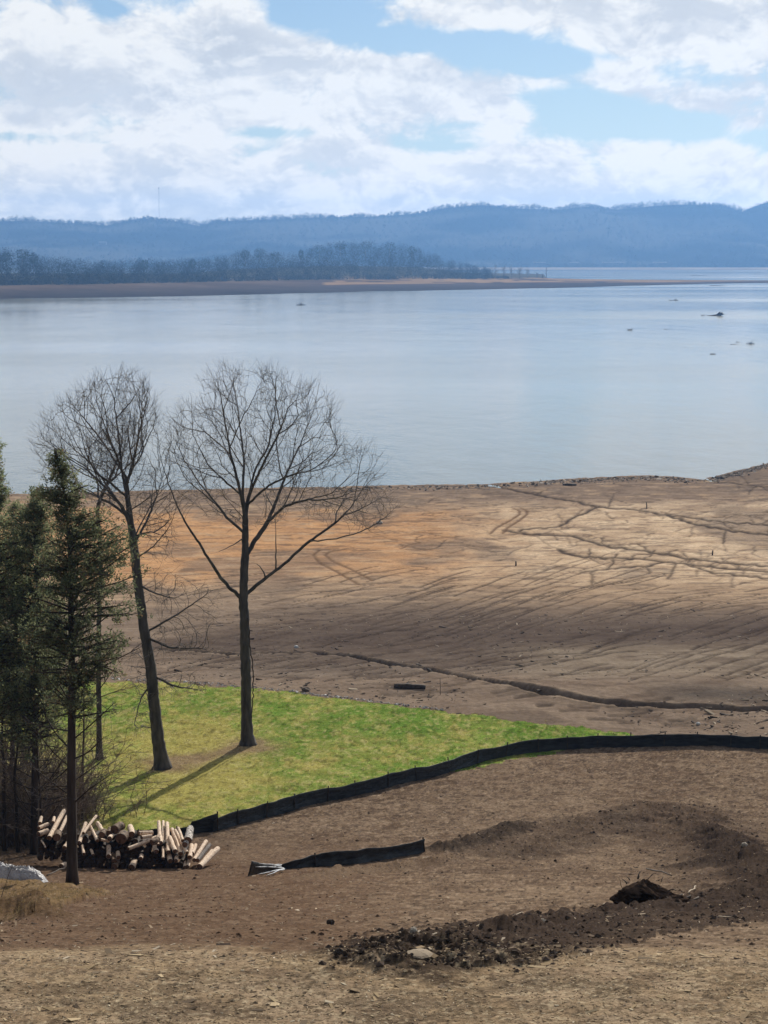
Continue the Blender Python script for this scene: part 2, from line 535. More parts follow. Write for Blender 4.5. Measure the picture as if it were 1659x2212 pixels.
lay(C(0.13, 0.085, 0.055), np.clip(TRK * 1.3, 0, 1) * 0.85)

# --- churned windrows and berms, moist soil with backlit shade painted into the dark colour
def berm(uv, width, height, colour, seed, wcol=1.5, strength=0.9):
    global GZ
    D, T = dist_to(polyline(uv, 50))
    env = np.interp(T, [0, .12, .85, 1], [0.25, 1, 1, 0.5])
    lump = 0.45 + 1.1 * fbm(GX * 2.2, GY * 2.2, 4, seed)
    g = np.exp(-(D / width) ** 2) * env
    GZ = GZ + g * height * lump + g * (fbm(GX * 7, GY * 7, 3, seed + 9) - .5) * 0.22
    DKM[:] = np.maximum(DKM, np.exp(-(D / (width * 1.25)) ** 2) * env)
    lay(colour, sstep(0.22, 0.55, np.exp(-(D / (width * wcol)) ** 2) * env * (0.35 + 1.3 * fbm(GX * 2.2, GY * 2.2, 5, seed + 4, .65))) * strength)


DKM = np.zeros(GX.shape)
DK = C(0.036, 0.028, 0.024)
berm([(735, 2088), (820, 2078), (900, 2062), (1000, 2045), (1100, 2025), (1200, 2000), (1300, 1985)], 1.0, 0.20, DK, 71, strength=.97)
berm([(1290, 1975), (1400, 1972), (1500, 1968), (1600, 1955), (1760, 1930)], 1.2, 0.20, DK, 73, strength=.97)
berm([(1370, 1735), (1450, 1765), (1530, 1810), (1600, 1860), (1680, 1930), (1760, 1990)], 1.9, 0.22, C(0.060, 0.046, 0.038), 75, strength=.55)
berm([(1060, 1855), (1200, 1815), (1330, 1770)], 1.4, 0.06, C(0.070, 0.054, 0.043), 77, strength=.7)
berm([(925, 1842), (990, 1828), (1050, 1814), (1132, 1782)], 0.55, 0.26, C(0.048, 0.038, 0.031), 79)
berm([(640, 1905), (760, 1885), (920, 1862), (1000, 1850)], 0.5, 0.22, C(0.115, 0.085, 0.062), 81)
berm([(1500, 1885), (1560, 1875), (1620, 1880)], 1.2, 0.2, C(0.042, 0.033, 0.028), 83)
berm([(0, 1978), (60, 1972), (110, 1990)], 0.45, 0.30, C(0.080, 0.056, 0.036), 85)
def noisy_inside(poly, au, av, sc, seed):
    global GU, GV
    a, b = GU, GV
    GU = a + (fbm(GX * sc, GY * sc, 4, seed, .6) - .5) * au; GV = b + (fbm(GX * sc, GY * sc, 4, seed + 7, .6) - .5) * av
    m = inside(poly); GU, GV = a, b
    return m * 1.0
WIN = noisy_inside([(940, 2068), (1015, 2018), (1100, 1995), (1200, 1978), (1300, 1972), (1330, 1962), (1470, 1955), (1570, 1945), (1720, 1915), (1720, 1985), (1560, 2000), (1420, 2022), (1330, 2044), (1260, 2058), (1170, 2075), (1100, 2086), (1000, 2094), (930, 2088)], 60, 24, 2.0, 211)
lay(C(0.044, 0.034, 0.029), WIN * (.75 + .22 * n2))
SCT = noisy_inside([(700, 2092), (740, 2050), (800, 2010), (900, 1985), (1010, 2000), (960, 2070), (900, 2090)], 90, 50, 1.6, 221) * sstep(.44, .54, fbm(GX * 2.4, GY * 2.0, 4, 223, .6))
lay(C(0.036, 0.028, 0.024), SCT * .85)
CHU = noisy_inside([(1050, 1880), (1130, 1830), (1260, 1785), (1370, 1728), (1500, 1730), (1600, 1790), (1720, 1880), (1720, 1975), (1480, 1955), (1440, 1900), (1350, 1880), (1200, 1900)], 120, 60, .8, 231)
churn = CHU * sstep(.40, .60, fbm(GX * 1.5, GY * 1.1, 5, 233, .65))
lay(C(0.040, 0.031, 0.026), churn * (.30 + .65 * sstep(1430, 1600, GU + (n2 - .5) * 120)))
DKM = np.maximum(DKM, np.maximum(WIN, np.maximum(SCT, churn * .7)))
GZ = GZ + (WIN + SCT + churn * .8) * ((fbm(GX * 4.5, GY * 4.5, 4, 241, .65) - .42) * .20)
berm([(1520, 1800), (1570, 1830), (1615, 1868), (1660, 1905), (1740, 1960)], .8, .26, C(0.038, 0.029, 0.024), 87, strength=.85)
# pale sub-soil strip in front of the windrow
D, T = dist_to(polyline([(780, 2096), (930, 2094), (1060, 2098), (1180, 2078), (1300, 2055)], 40))
lay(C(0.30, 0.235, 0.165), np.exp(-(D / 0.28) ** 2) * sstep(.4, .6, n2) * 0.9)
graded = sstep(1770, 1850, GV) * sstep(2090, 2070, GV) * sstep(1000, 650, GU)
hl = (1 - .55 * graded) * (1 - mud) * (~LAWN) * (1 - np.clip(DKM * 1.3, 0, 1))
f3 = fbm(GX * 2.6, GY * 2.6, 4, 151, .65); f4 = fbm(GX * 6.5, GY * 5.0, 3, 157, .7)
lay(C(0.062, 0.046, 0.036), hl * sstep(.55, .68, f3) * .60)
lay(C(0.235, 0.185, 0.138), hl * sstep(.56, .68, f4) * .62 * (1 - kn))
lay(C(0.055, 0.042, 0.034), hl * sstep(.60, .72, fbm(GX * 5 + 3, GY * 7, 3, 163, .7)) * .75 * (1 - kn))
lay(C(0.060, 0.046, 0.036), hl * sstep(.58, .66, fbm(GX * 9, GY * 9, 2, 167, .7)) * .5 * (1 - kn))
col = np.clip(col * np.array([1.25, 1.185, 1.11]), 0, .6)
lay(C(0.305, 0.226, 0.152), kn * (0.45 + 0.45 * sstep(.35, .65, n2)) * (1 - np.clip(DKM * 1.5, 0, 1)))
lay(C(0.105, 0.078, 0.054), kn * sstep(.50, .66, fbm(GX * 1.1, GY * 1.6, 4, 171, .6)) * .55)
lay(C(0.40, 0.32, 0.215), kn * sstep(.58, .70, fbm(GX * 11, GY * 11, 3, 173, .7)) * .65)
lay(C(0.085, 0.063, 0.044), kn * sstep(.60, .70, fbm(GX * 14, GY * 12, 2, 177, .7)) * .65)
# lawn colours
straw = sstep(0.47, 0.62, fbm(GX * 0.22 + 4, GY * 0.13, 4, 91)) * 0.8 + sstep(0.5, 0.68, fbm(GX * 1.4, GY * 0.7, 4, 93)) * 0.55
straw = straw * .75 + sstep(.50, .66, fbm(GX * 3.1, GY * 1.6, 4, 95, .65)) * .75 - .22 * sstep(.5, .7, fbm(GX * 2.3 + 7, GY * 1.2, 3, 97))
straw = straw * .62
straw = np.clip(straw + 0.7 * np.exp(-(np.hypot(GU - 450, (GV - 1650) * 1.5) / 120) ** 2) + 0.30 * sstep(1610, 1760, GV) + .12 * sstep(620, 330, GU) - .12 * sstep(1580, 1500, GV) + .10 - .22 * sstep(650, 1050, GU), 0, 1)
leaf = sstep(260, 130, GU + (n2 - .5) * 200) * sstep(1560, 1690, GV)
lawn_col = C(0.086, 0.142, 0.026) * (1 - straw[..., None]) + C(0.220, 0.195, 0.060) * straw[..., None]
lawn_col = lawn_col * (1 - leaf[..., None] * .8) + C(0.115, 0.085, 0.055) * leaf[..., None] * .8
fl1 = sstep(.54, .70, fbm(GX * 4.5, GY * 2.2, 3, 191, .7)); fl2 = sstep(.56, .72, fbm(GX * 4 + 9, GY * 2.0, 3, 193, .7))
lawn_col = lawn_col * (1 - fl1[..., None] * .55) + C(0.27, 0.235, 0.105) * fl1[..., None] * .55
lawn_col = lawn_col * (1 - .38 * fl2[..., None])
mulch = np.exp(-(np.hypot((GU - 545) / 52, (GV - 1612) / 16)) ** 2) + np.exp(-(np.hypot((GU - 365) / 60, (GV - 1652) / 16)) ** 2)
mulch = mulch * 1.3 + .8 * np.exp(-((GV - np.interp(GU, [360, 545], [1655, 1615])) / 12) ** 2) * (GU > 350) * (GU < 570)
mulch = np.clip(mulch * (0.2 + 1.5 * n2), 0, 1)
lawn_col = lawn_col * 1.58
lawn_col = lawn_col * (1 - mulch[..., None] * .8) + C(0.24, 0.165, 0.11) * mulch[..., None] * .8
# fringe of grass in front of the fence is already in the polygon; soften its edge with bare patches


def gz(x, y):
    """height of the finished ground"""
    x = np.asarray(x, float); y = np.asarray(y, float)
    r = np.interp(y, YR, ROWI); r0 = np.clip(r.astype(int), 0, NR - 2); fr = r - r0
    c = np.interp(x / (0.215 * np.maximum(y, 18) + 1.0), CC, np.arange(NC)); c0 = np.clip(c.astype(int), 0, NC - 2); fc = c - c0
    return (GZ[r0, c0] * (1 - fr) * (1 - fc) + GZ[r0 + 1, c0] * fr * (1 - fc) + GZ[r0, c0 + 1] * (1 - fr) * fc + GZ[r0 + 1, c0 + 1] * fr * fc)


def gcol(A, x, y):
    r0 = np.clip(np.interp(y, YR, ROWI).round().astype(int), 0, NR - 1)
    c0 = np.clip(np.interp(x / (0.215 * np.maximum(y, 18) + 1.0), CC, np.arange(NC)).round().astype(int), 0, NC - 1)
    return A[r0, c0]


def gp(u, v, lift=0.0):
    x, y = wxy(u, v)
    return Vector((float(x), float(y), float(gz(x, y)) + lift))


idx = np.arange(NR * NC).reshape(NR, NC)
quads = np.stack([idx[:-1, :-1], idx[:-1, 1:], idx[1:, 1:], idx[1:, :-1]], -1).reshape(-1, 4)
VV = np.stack([GX, GY, GZ], -1).reshape(-1, 3)
ismud = (mud > 0.5)[:-1, :-1].ravel()
lw = LAWN.ravel()[quads].all(1)


def sub(name, mask, mat, colours, kind, dz=0.0):
    q = quads[mask]
    used, inv = np.unique(q, return_inverse=True)
    v = VV[used].copy(); v[:, 2] += dz
    me = mesh_np(name, v, inv.reshape(-1, 4), True, colours.reshape(-1, 3)[used])
    return tag(link(name, me, mat), kind=kind)


o = sub("ground", ~ismud & ~lw, M_DIRT, col, "structure"); o["label"] = "bare graded brown soil sloping down from the camera"
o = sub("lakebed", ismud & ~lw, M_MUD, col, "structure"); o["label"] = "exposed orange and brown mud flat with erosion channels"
o = sub("lawn", lw, M_LAWN, lawn_col, "structure"); o["label"] = "patchy green and straw coloured lawn beyond the silt fence"

# ------------------------------------------------------------------ litter, clods, grass blades (uncountable)
def scatter_uv(n, umin, umax, vmin, vmax, p=1.0):
    u = RNG.uniform(umin, umax, n); v = vmin + (vmax - vmin) * RNG.uniform(0, 1, n) ** p
    x, y = wxy(u, v)
    return u, v, x, y


def bits(name, x, y, L, Wd, Th, cols, mat, kind, label, tilt=0.35):
    """n little slabs lying about on the ground, one mesh"""
    n = len(x)
    z = gz(x, y)
    az = RNG.uniform(0, 2 * np.pi, n); ti = RNG.normal(0, tilt, n); ro = RNG.normal(0, tilt, n)
    ax = np.stack([np.cos(az) * np.cos(ti), np.sin(az) * np.cos(ti), np.sin(ti)], 1)
    ay = np.stack([-np.sin(az) * np.cos(ro), np.cos(az) * np.cos(ro), np.sin(ro)], 1)
    azv = np.cross(ax, ay); azv /= np.linalg.norm(azv, axis=1, keepdims=True) + 1e-9
    c = np.stack([x, y, z + Th * 0.2 + np.abs(np.sin(ti)) * L * 0.15], 1)
    V = []
    tp = RNG.uniform(0.35, 1.0, n)
    for sz in (-1, 1):
        for sx, sy in ((-1, -1), (1, -1), (1, 1), (-1, 1)):
            k = np.where(sx > 0, tp, 1.0)
            V.append(c + ax * (sx * L / 2)[:, None] + ay * (sy * Wd / 2 * k)[:, None] + azv * (sz * Th / 2)[:, None])
    V = np.stack(V, 1).reshape(-1, 3)
    b = (np.arange(n) * 8)[:, None, None]
    q = np.array([(0, 3, 2, 1), (4, 5, 6, 7), (0, 1, 5, 4), (1, 2, 6, 5), (2, 3, 7, 6), (3, 0, 4, 7)])[None]
    me = mesh_np(name, V, (b + q).reshape(-1, 4), False, np.repeat(cols, 8, 0))
    return tag(link(name, me, mat), label, None, None, kind)


def pick(palette, n, wts=None):
    P = np.array(palette); i = RNG.choice(len(P), n, p=wts)
    return P[i] * RNG.uniform(0.75, 1.2, (n, 1))


# wood chips and straw on the knoll and the slope
u1, v1, x1, y1 = scatter_uv(13500, -250, 1950, 2058, 2235)
k = RNG.uniform(0, 1, len(x1)) < 0.35 + 0.65 * sstep(26.0, 25.2, y1)
x1, y1 = x1[k], y1[k]
n = len(x1)
L1 = RNG.lognormal(-3.9, 0.5, n).clip(.009, .08)
big = RNG.uniform(0, 1, n) < 0.006; L1 = np.where(big, RNG.uniform(.10, .24, n), L1)
c1 = pick([(0.44, 0.34, 0.21), (0.34, 0.25, 0.145), (0.26, 0.19, 0.115), (0.50, 0.42, 0.30), (0.13, 0.095, 0.065), (0.20, 0.15, 0.10)], n, [.20, .30, .26, .07, .07, .10])
u2, v2, x2, y2 = scatter_uv(11000, -250, 1950, 1620, 2085)
den = fbm(x2 * 0.35, y2 * 0.35, 3, 101)
k = (RNG.uniform(0, 1, len(x2)) < sstep(0.35, 0.62, den) * 0.9 + 0.18) & ~gcol(LAWN, x2, y2) & (v2 > 1620 + np.clip(900 - u2, 0, 500) * 0.3)
x2, y2 = x2[k], y2[k]; n2_ = len(x2)
L2 = RNG.lognormal(-3.05, 0.5, n2_).clip(.02, .3)
c2 = pick([(0.40, 0.31, 0.21), (0.28, 0.21, 0.14), (0.20, 0.15, 0.105), (0.48, 0.40, 0.30), (0.075, 0.055, 0.042)], n2_, [.18, .27, .25, .07, .23])
# richer debris on the windrows
u3, v3, x3, y3 = scatter_uv(5200, 700, 1720, 1720, 2100)
dk = RNG.uniform(0, 1, len(x3)) < gcol(DKM, x3, y3)
x3, y3 = x3[dk], y3[dk]; n3_ = len(x3)
L3 = RNG.lognormal(-3.25, 0.55, n3_).clip(.02, .35)
c3 = pick([(0.42, 0.32, 0.21), (0.28, 0.21, 0.14), (0.15, 0.11, 0.078), (0.50, 0.41, 0.30), (0.06, 0.045, 0.035)], n3_, [.10, .20, .33, .05, .32])
X = np.r_[x1, x2, x3]; Yb = np.r_[y1, y2, y3]; L = np.r_[L1, L2, L3]; cc = np.r_[c1, c2, c3]
Wd = L * np.r_[RNG.uniform(.15, .6, n), RNG.uniform(.12, .45, n2_), RNG.uniform(.12, .5, n3_)]
bits("wood_chips", X, Yb, L, Wd.clip(.008, .09), Wd.clip(.005, .02) * .45, cc, M_BITS, "stuff", "pale wood chips, bark and straw strewn over the bare soil", 0.16)
# stalks, twigs and pebbles on the mud slope
u4, v4, x4, y4 = scatter_uv(4900, 300, 1950, 1300, 1585)
k = (~gcol(LAWN, x4, y4)) & (RNG.uniform(0, 1, len(x4)) < sstep(.40, .60, fbm(x4 * .12, y4 * .12, 3, 103)) * .9 + .08)
x4, y4 = x4[k], y4[k]; n4 = len(x4)
L4 = RNG.lognormal(-1.9, 0.5, n4).clip(.06, .7)
c4 = pick([(0.36, 0.29, 0.21), (0.22, 0.17, 0.13), (0.06, 0.048, 0.04), (0.10, 0.08, 0.065)], n4, [.28, .25, .22, .25])
bits("mud_debris", x4, y4, L4, L4 * RNG.uniform(.15, .5, n4), L4 * .15, c4, M_BITS, "stuff", "small driftwood scraps and stones strewn over the lake mud", 0.2)
# shoreline and lawn-edge stones
def edge_uv(uv, n, sv):
    uv = np.array(uv, float); t = RNG.uniform(uv[0, 0], uv[-1, 0], n)
    return t, np.interp(t, uv[:, 0], uv[:, 1]) + RNG.normal(0, sv, n)
u5, v5 = edge_uv([(240, 1467), (330, 1471), (450, 1478), (600, 1490), (750, 1508), (900, 1529), (960, 1537)], 420, 1.3)
x5, y5 = wxy(u5, v5); n5 = len(x5); L5 = RNG.lognormal(-2.55, .4, n5).clip(.04, .22)
bits("gravel", x5, y5, L5, L5 * RNG.uniform(.5, .9, n5), L5 * .3, pick([(0.46, 0.44, 0.43), (0.58, 0.56, 0.53), (0.30, 0.28, 0.27)], n5), M_BITS, "stuff", "grey gravel edging along the far side of the lawn", .4)
u6, v6 = edge_uv([(700, 1051), (1000, 1047), (1100, 1042), (1180, 1037), (1300, 1031), (1400, 1027), (1500, 1033), (1560, 1024), (1620, 1006), (1700, 1000)], 1100, 4.0)
u6 = np.r_[u6, RNG.uniform(1180, 1480, 500), RNG.uniform(1540, 1700, 500)]; v6 = np.interp(u6, SHU, SHV) + 1.5 + np.abs(RNG.normal(0, 5, len(u6))); x6, y6 = wxy(u6, v6); n6 = len(x6); L6 = RNG.lognormal(-1.55, .5, n6).clip(.1, .8)
bits("shore_stones", x6, y6, L6, L6 * RNG.uniform(.5, .9, n6), L6 * .22, pick([(0.34, 0.28, 0.22), (0.46, 0.39, 0.32), (0.20, 0.165, 0.135)], n6), M_BITS, "stuff", "broken rock and debris along the water's edge", .4)

# soil clods: lumpy octahedra
def clods(name, x, y, r, cols, label):
    n = len(x); z = gz(x, y)
    d = np.array([(1, 0, 0), (0, 1, 0), (-1, 0, 0), (0, -1, 0), (0, 0, 1), (0, 0, -1)], float)
    V = d[None] * r[:, None, None] * RNG.uniform(.6, 1.3, (n, 6, 1)) * np.array([1, 1, .55])
    a = RNG.uniform(0, 6.28, n); ca, sa = np.cos(a)[:, None], np.sin(a)[:, None]
    V = np.stack([V[..., 0] * ca - V[..., 1] * sa, V[..., 0] * sa + V[..., 1] * ca, V[..., 2]], -1)
    V += np.stack([x, y, z + r * .15], 1)[:, None]
    f = np.array([(0, 1, 4), (1, 2, 4), (2, 3, 4), (3, 0, 4), (1, 0, 5), (2, 1, 5), (3, 2, 5), (0, 3, 5)])
    me = mesh_np(name, V.reshape(-1, 3), ((np.arange(n) * 6)[:, None, None] + f[None]).reshape(-1, 3), False, np.repeat(cols, 6, 0))
    return tag(link(name, me, M_CLOD), label, None, None, "stuff")


u7, v7, x7, y7 = scatter_uv(31000, -250, 1950, 1615, 2235)
bd = gcol(col, x7, y7)
k = (~gcol(LAWN, x7, y7)) & (v7 > 1615 + np.clip(900 - u7, 0, 500) * 0.33) & (RNG.uniform(0, 1, len(x7)) < np.where(bd.mean(1) < .05, .6, 0.55 * sstep(.4, .62, fbm(x7 * .5, y7 * .5, 3, 107)) + .1) * np.where(y7 < 26.6, .25, 1.0))
x7, y7, bd = x7[k], y7[k], bd[k]
r7 = RNG.lognormal(-3.9, .5, len(x7)).clip(.01, .08) * np.where(y7 < 27, .6, 1.0)
clods("soil_clods", x7, y7, r7, bd * RNG.uniform(.7, 1.2, (len(x7), 1)), "crumbled clods of dark brown earth on the cleared slope")

ud, vd, xd, yd = scatter_uv(16000, 690, 1720, 1725, 2098)
k = RNG.uniform(0, 1, len(xd)) < gcol(DKM, xd, yd) * .55
xd, yd = xd[k], yd[k]
clods("dark_clods", xd, yd, RNG.lognormal(-3.6, .5, len(xd)).clip(.012, .10), C(0.066, 0.051, 0.042) * RNG.uniform(.45, 1.6, (len(xd), 1)), "dark crumbled earth heaped along the windrow and churned bank")
# grass
def blades(name, x, y, h, cols, label, per=3, lean=0.5, w=0.012):
    n = len(x); x = np.repeat(x, per); y = np.repeat(y, per); h = np.repeat(h, per) * RNG.uniform(.5, 1.2, n * per); cols = np.repeat(cols, per, 0) * RNG.uniform(.7, 1.3, (n * per, 1))
    x = x + RNG.normal(0, .03, n * per); y = y + RNG.normal(0, .03, n * per)
    z = gz(x, y)
    a = RNG.uniform(0, 6.28, n * per); l = np.abs(RNG.normal(0, lean, n * per)); b = RNG.uniform(0, 6.28, n * per)
    c = np.stack([x, y, z - .01], 1)
    s = np.stack([np.cos(b), np.sin(b), 0 * b], 1) * w
    tip = c + np.stack([np.cos(a) * np.sin(l), np.sin(a) * np.sin(l), np.cos(l)], 1) * h[:, None]
    V = np.stack([c - s, c + s, tip], 1).reshape(-1, 3)
    me = mesh_np(name, V, np.arange(len(V)).reshape(-1, 3), False, np.repeat(cols, 3, 0))
    return tag(link(name, me, M_BLADE), label, None, None, "stuff")


# evenly spread over the lawn in world space
xg = RNG.uniform(-26, 16, 130000); yg = RNG.uniform(73, 112, 130000)
k = gcol(LAWN, xg, yg) & (np.abs(xg) < 0.24 * yg)
xg, yg = xg[k], yg[k]
blades("grass", xg, yg, RNG.uniform(.03, .085, len(xg)), gcol(lawn_col, xg, yg) * 1.15, "short green lawn grass with dry straw coloured tufts", 2, .75, .018)
ub, vb, xb, yb = scatter_uv(5000, -60, 340, 1890, 2000)
k = gcol(bank > 0.5, xb, yb); xb, yb = xb[k], yb[k]
blades("dry_grass", xb, yb, RNG.uniform(.03, .11, len(xb)), pick([(0.22, 0.165, 0.080), (0.17, 0.125, 0.065), (0.12, 0.10, 0.05)], len(xb)), "tufts of dry yellowish grass on the low bank at the lower left", 3, .7, .007)

# ------------------------------------------------------------------ silt fences
def fence_fabric(uvh, th=0.012, per=10, bulge=0.05, seed=0, stakes=()):
    """two-sided strip following ground pixels; uvh = (u, v, height)"""
    a = np.array(uvh, float)
    d = np.r_[0, np.cumsum(np.hypot(*np.diff(a[:, :2], axis=0).T))]
    t = np.linspace(0, d[-1], per * (len(a) - 1) + 1)
    u, v, h = (np.interp(t, d, a[:, i]) for i in range(3))
    if len(stakes) > 2:
        st = np.sort(np.array(stakes, float)); fr_ = np.interp(u, st, np.arange(len(st))) % 1.0
        h = h * (1 - (.01 + .05 * vnoise(u * .02, u * 0, seed)) * np.sin(np.pi * fr_) ** 2)
    x, y = wxy(u, v)
    rows = 7
    b = len(x)
    tx, ty = np.gradient(x), np.gradient(y); nl = np.hypot(tx, ty) + 1e-9
    nx, ny = -ty / nl, tx / nl
    gzs = gz(x, y); kk = np.ones(9) / 9; gzs = np.convolve(np.pad(gzs, 4, mode='edge'), kk, mode='valid')
    V = []
    sag = (fbm(t * .025, t * 0, 2, seed) - .5)
    for side in (0, 1):
        for j in range(rows):
            f = j / (rows - 1)
            off = (np.sin(f * np.pi) * bulge * (1 + 2 * sag) + (fbm(t * .06, t * 0 + f * 2, 2, seed + 5) - .5) * bulge * 1.2 + (f ** 2) * sag * .12) + side * th
            z = gzs - 0.08 + (h + .08 + sag * .08 * (h > .2)) * f
            V.append(np.stack([x + nx * off, y + ny * off, z], 1))
    V = np.concatenate(V)
    fs = []
    for j in range(rows - 1):
        for i in range(b - 1):
            p = j * b + i
            fs.append((p, p + 1, p + b + 1, p + b))
            q = rows * b + p
            fs.append((q, q + b, q + b + 1, q + 1))
    top, bot = (rows - 1) * b, 0
    for i in range(b - 1):
        fs.append((top + i, top + i + 1, rows * b + top + i + 1, rows * b + top + i))
        fs.append((i, rows * b + i, rows * b + i + 1, i + 1))
    for j in range(rows - 1):
        p = j * b
        fs.append((p, p + b, rows * b + p + b, rows * b + p))
        p = j * b + b - 1
        fs.append((p, rows * b + p, rows * b + p + b, p + b))
    return V, fs, (t, u, v, x, y, h)


def fence(name, label, uvh, stakes, seed, hs=0.09, bulge=.05):
    root = empty(name, gp(uvh[0][0], uvh[0][1]))
    tag(root, label, "silt fence")
    V, fs, (t, u, v, x, y, h) = fence_fabric(uvh, seed=seed, bulge=bulge, stakes=stakes)
    me = bpy.data.meshes.new("fabric")
    me.from_pydata([tuple(p) for p in (V - np.array(root.location))], [], fs)
    me.polygons.foreach_set("use_smooth", [True] * len(me.polygons)); me.update()
    link("fabric", me, M_FABRIC, root)
    for s in stakes:
        i = int(np.argmin(np.abs(u - s)))
        z0 = gz(x[i], y[i])
        lean = Vector((random.gauss(0, .05), random.gauss(0, .05), 1)).normalized()
        mb = MB(); p = Vector((x[i], y[i] + .045, z0 - .1)); up = lean * ((h[i] + .1 + hs * random.uniform(.6, 1.3)) / 2)
        mb.box(p + up, Vector((.024, 0, 0)), Vector((0, .024, 0)), up)
        mb.build("stake", M_STAKE, root, smooth=False)
    return root


HT = .60
main = [(462, 1797), (500, 1786), (560, 1770), (650, 1745), (740, 1724), (830, 1704), (920, 1683), (990, 1663), (1050, 1643), (1120, 1627), (1200, 1618), (1300, 1613), (1400, 1611), (1500, 1610), (1580, 1611), (1659, 1616), (1790, 1630), (1900, 1648), (2020, 1672), (2150, 1700)]
fence("silt_fence", "long black silt fence curving along the near edge of the lawn", [(a, b, HT * (0.82 if i == 0 else 1)) for i, (a, b) in enumerate(main)],
      [510, 573, 638, 703, 770, 835, 900, 968, 1033, 1095, 1160, 1226, 1293, 1365, 1436, 1506, 1577, 1640, 1710, 1780, 1850, 1920, 1990, 2060, 2140], 3)
fence("silt_fence", "low sagging black silt fence behind the log pile ending in a raised flap",
      [(215, 1806, .22), (260, 1806, .26), (320, 1806, .28), (380, 1803, .30), (410, 1800, .34), (414, 1799, .52), (440, 1797, .62), (470, 1795, .72)], [300, 384, 470], 13, .06)
short = fence("silt_fence", "short loose black silt fence lying in the open soil with a collapsed shiny end",
              [(606, 1877, .16), (630, 1875, .30), (670, 1870, .42), (720, 1866, .50), (770, 1862, .50), (820, 1856, .48), (860, 1850, .46), (918, 1842, .50)], [684, 917], 23, .05, .09)
# collapsed, twisted end of the short fence
m_gloss, t_, b_ = nt("slick_plastic")
b_.inputs["Base Color"].default_value = (0.008, 0.009, 0.011, 1); b_.inputs["Roughness"].default_value = 0.24; b_.inputs["Specular IOR Level"].default_value = 0.22
wn = N(t_, "ShaderNodeTexNoise"); wn.inputs["Scale"].default_value = 5; wn.inputs["Detail"].default_value = 4
bp_ = N(t_, "ShaderNodeBump"); bp_.inputs["Distance"].default_value = .05
t_.links.new(wn.outputs["Fac"], bp_.inputs["Height"]); t_.links.new(bp_.outputs[0], b_.inputs["Normal"])
A = [gp(535, 1892, .02), gp(548, 1893, .0)]
Yc = gp(560, 1885).y
rows = 14; V = []; fs = []
for side in (0, 1):
    for i in range(rows + 1):
        f = i / rows
        lo = gp(535 + 75 * f, 1892 - 15 * f, .01)
        hgt = .62 * (1 - f) ** 1.1 + .10
        hi = lo + Vector((.12 * (1 - f), .25 * (1 - f) + .1, hgt * .80))
        for j in range(9):
            g = j / 8
            p = lo.lerp(hi, g)
            fold = math.sin(g * 13 + f * 4) * .10 * (.25 + f * .5) + math.sin(g * 27 + 2 * f) * .035 - g * .30 * (1 - f)
            p = p + Vector((0, fold - .015 * side, fold * .4 - .006 * side))
            V.append(p)
    b0 = side * (rows + 1) * 9
    for i in range(rows):
        for j in range(8):
            q = b0 + i * 9 + j
            fs.append((q, q + 9, q + 10, q + 1) if side == 0 else (q, q + 1, q + 10, q + 9))
nn = (rows + 1) * 9
bd_ = [i * 9 for i in range(rows + 1)]
for i in range(rows):
    for e in (0, 8):
        p = i * 9 + e
        fs.append((p, p + 9, nn + p + 9, nn + p))
for j in range(8):
    for i in (0, rows):
        p = i * 9 + j
        fs.append((p, p + 1, nn + p + 1, nn + p))
mb = MB(); mb.v, mb.f = V, fs
mb.build("collapsed_end", M_FABRIC, short)["label"] = "twisted collapsed end of shiny black plastic"

m_shine = simple("painted_glint", (0.42, 0.44, 0.47), (0.62, 0.64, 0.66), 9, .3, .01, .5)  # pale strips added as sun glints on the collapsed black end
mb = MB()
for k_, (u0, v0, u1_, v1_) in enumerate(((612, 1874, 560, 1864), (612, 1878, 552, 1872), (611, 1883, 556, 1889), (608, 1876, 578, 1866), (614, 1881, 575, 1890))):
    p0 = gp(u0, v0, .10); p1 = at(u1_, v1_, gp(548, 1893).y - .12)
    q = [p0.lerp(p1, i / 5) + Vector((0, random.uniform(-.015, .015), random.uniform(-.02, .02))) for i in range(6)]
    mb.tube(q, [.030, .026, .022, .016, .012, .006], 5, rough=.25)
mb.build("glint_strip", m_shine, short)["label"] = "pale strips painted as glints on the black plastic"
# ------------------------------------------------------------------ trees
def chain_world(uv, Y0, k=0.0, scale=1.0, curve=0.0):
    """pixel polyline to a 3D polyline; k = metres of depth gained per metre of length"""
    out = []; L = 0; prev = None
    for i, (u, v) in enumerate(uv):
        p = at(u, v, Y0)
        if prev is not None: L += (p - prev).length
        prev = p
        out.append(at(u, v, Y0 + k * L + curve * L * L))
    return out


def resample(pts, step):
    out = [pts[0]]
    for a, b in zip(pts, pts[1:]):
        d = (b - a).length; n = max(1, int(round(d / step)))
        for i in range(1, n + 1): out.append(a.lerp(b, i / n))
    return out


def smooth_pts(p, it=2):
    p = [Vector(q) for q in p]
    for _ in range(it):
        p = [p[0]] + [(p[i - 1] + p[i] * 2 + p[i + 1]) / 4 for i in range(1, len(p) - 1)] + [p[-1]]
    return p


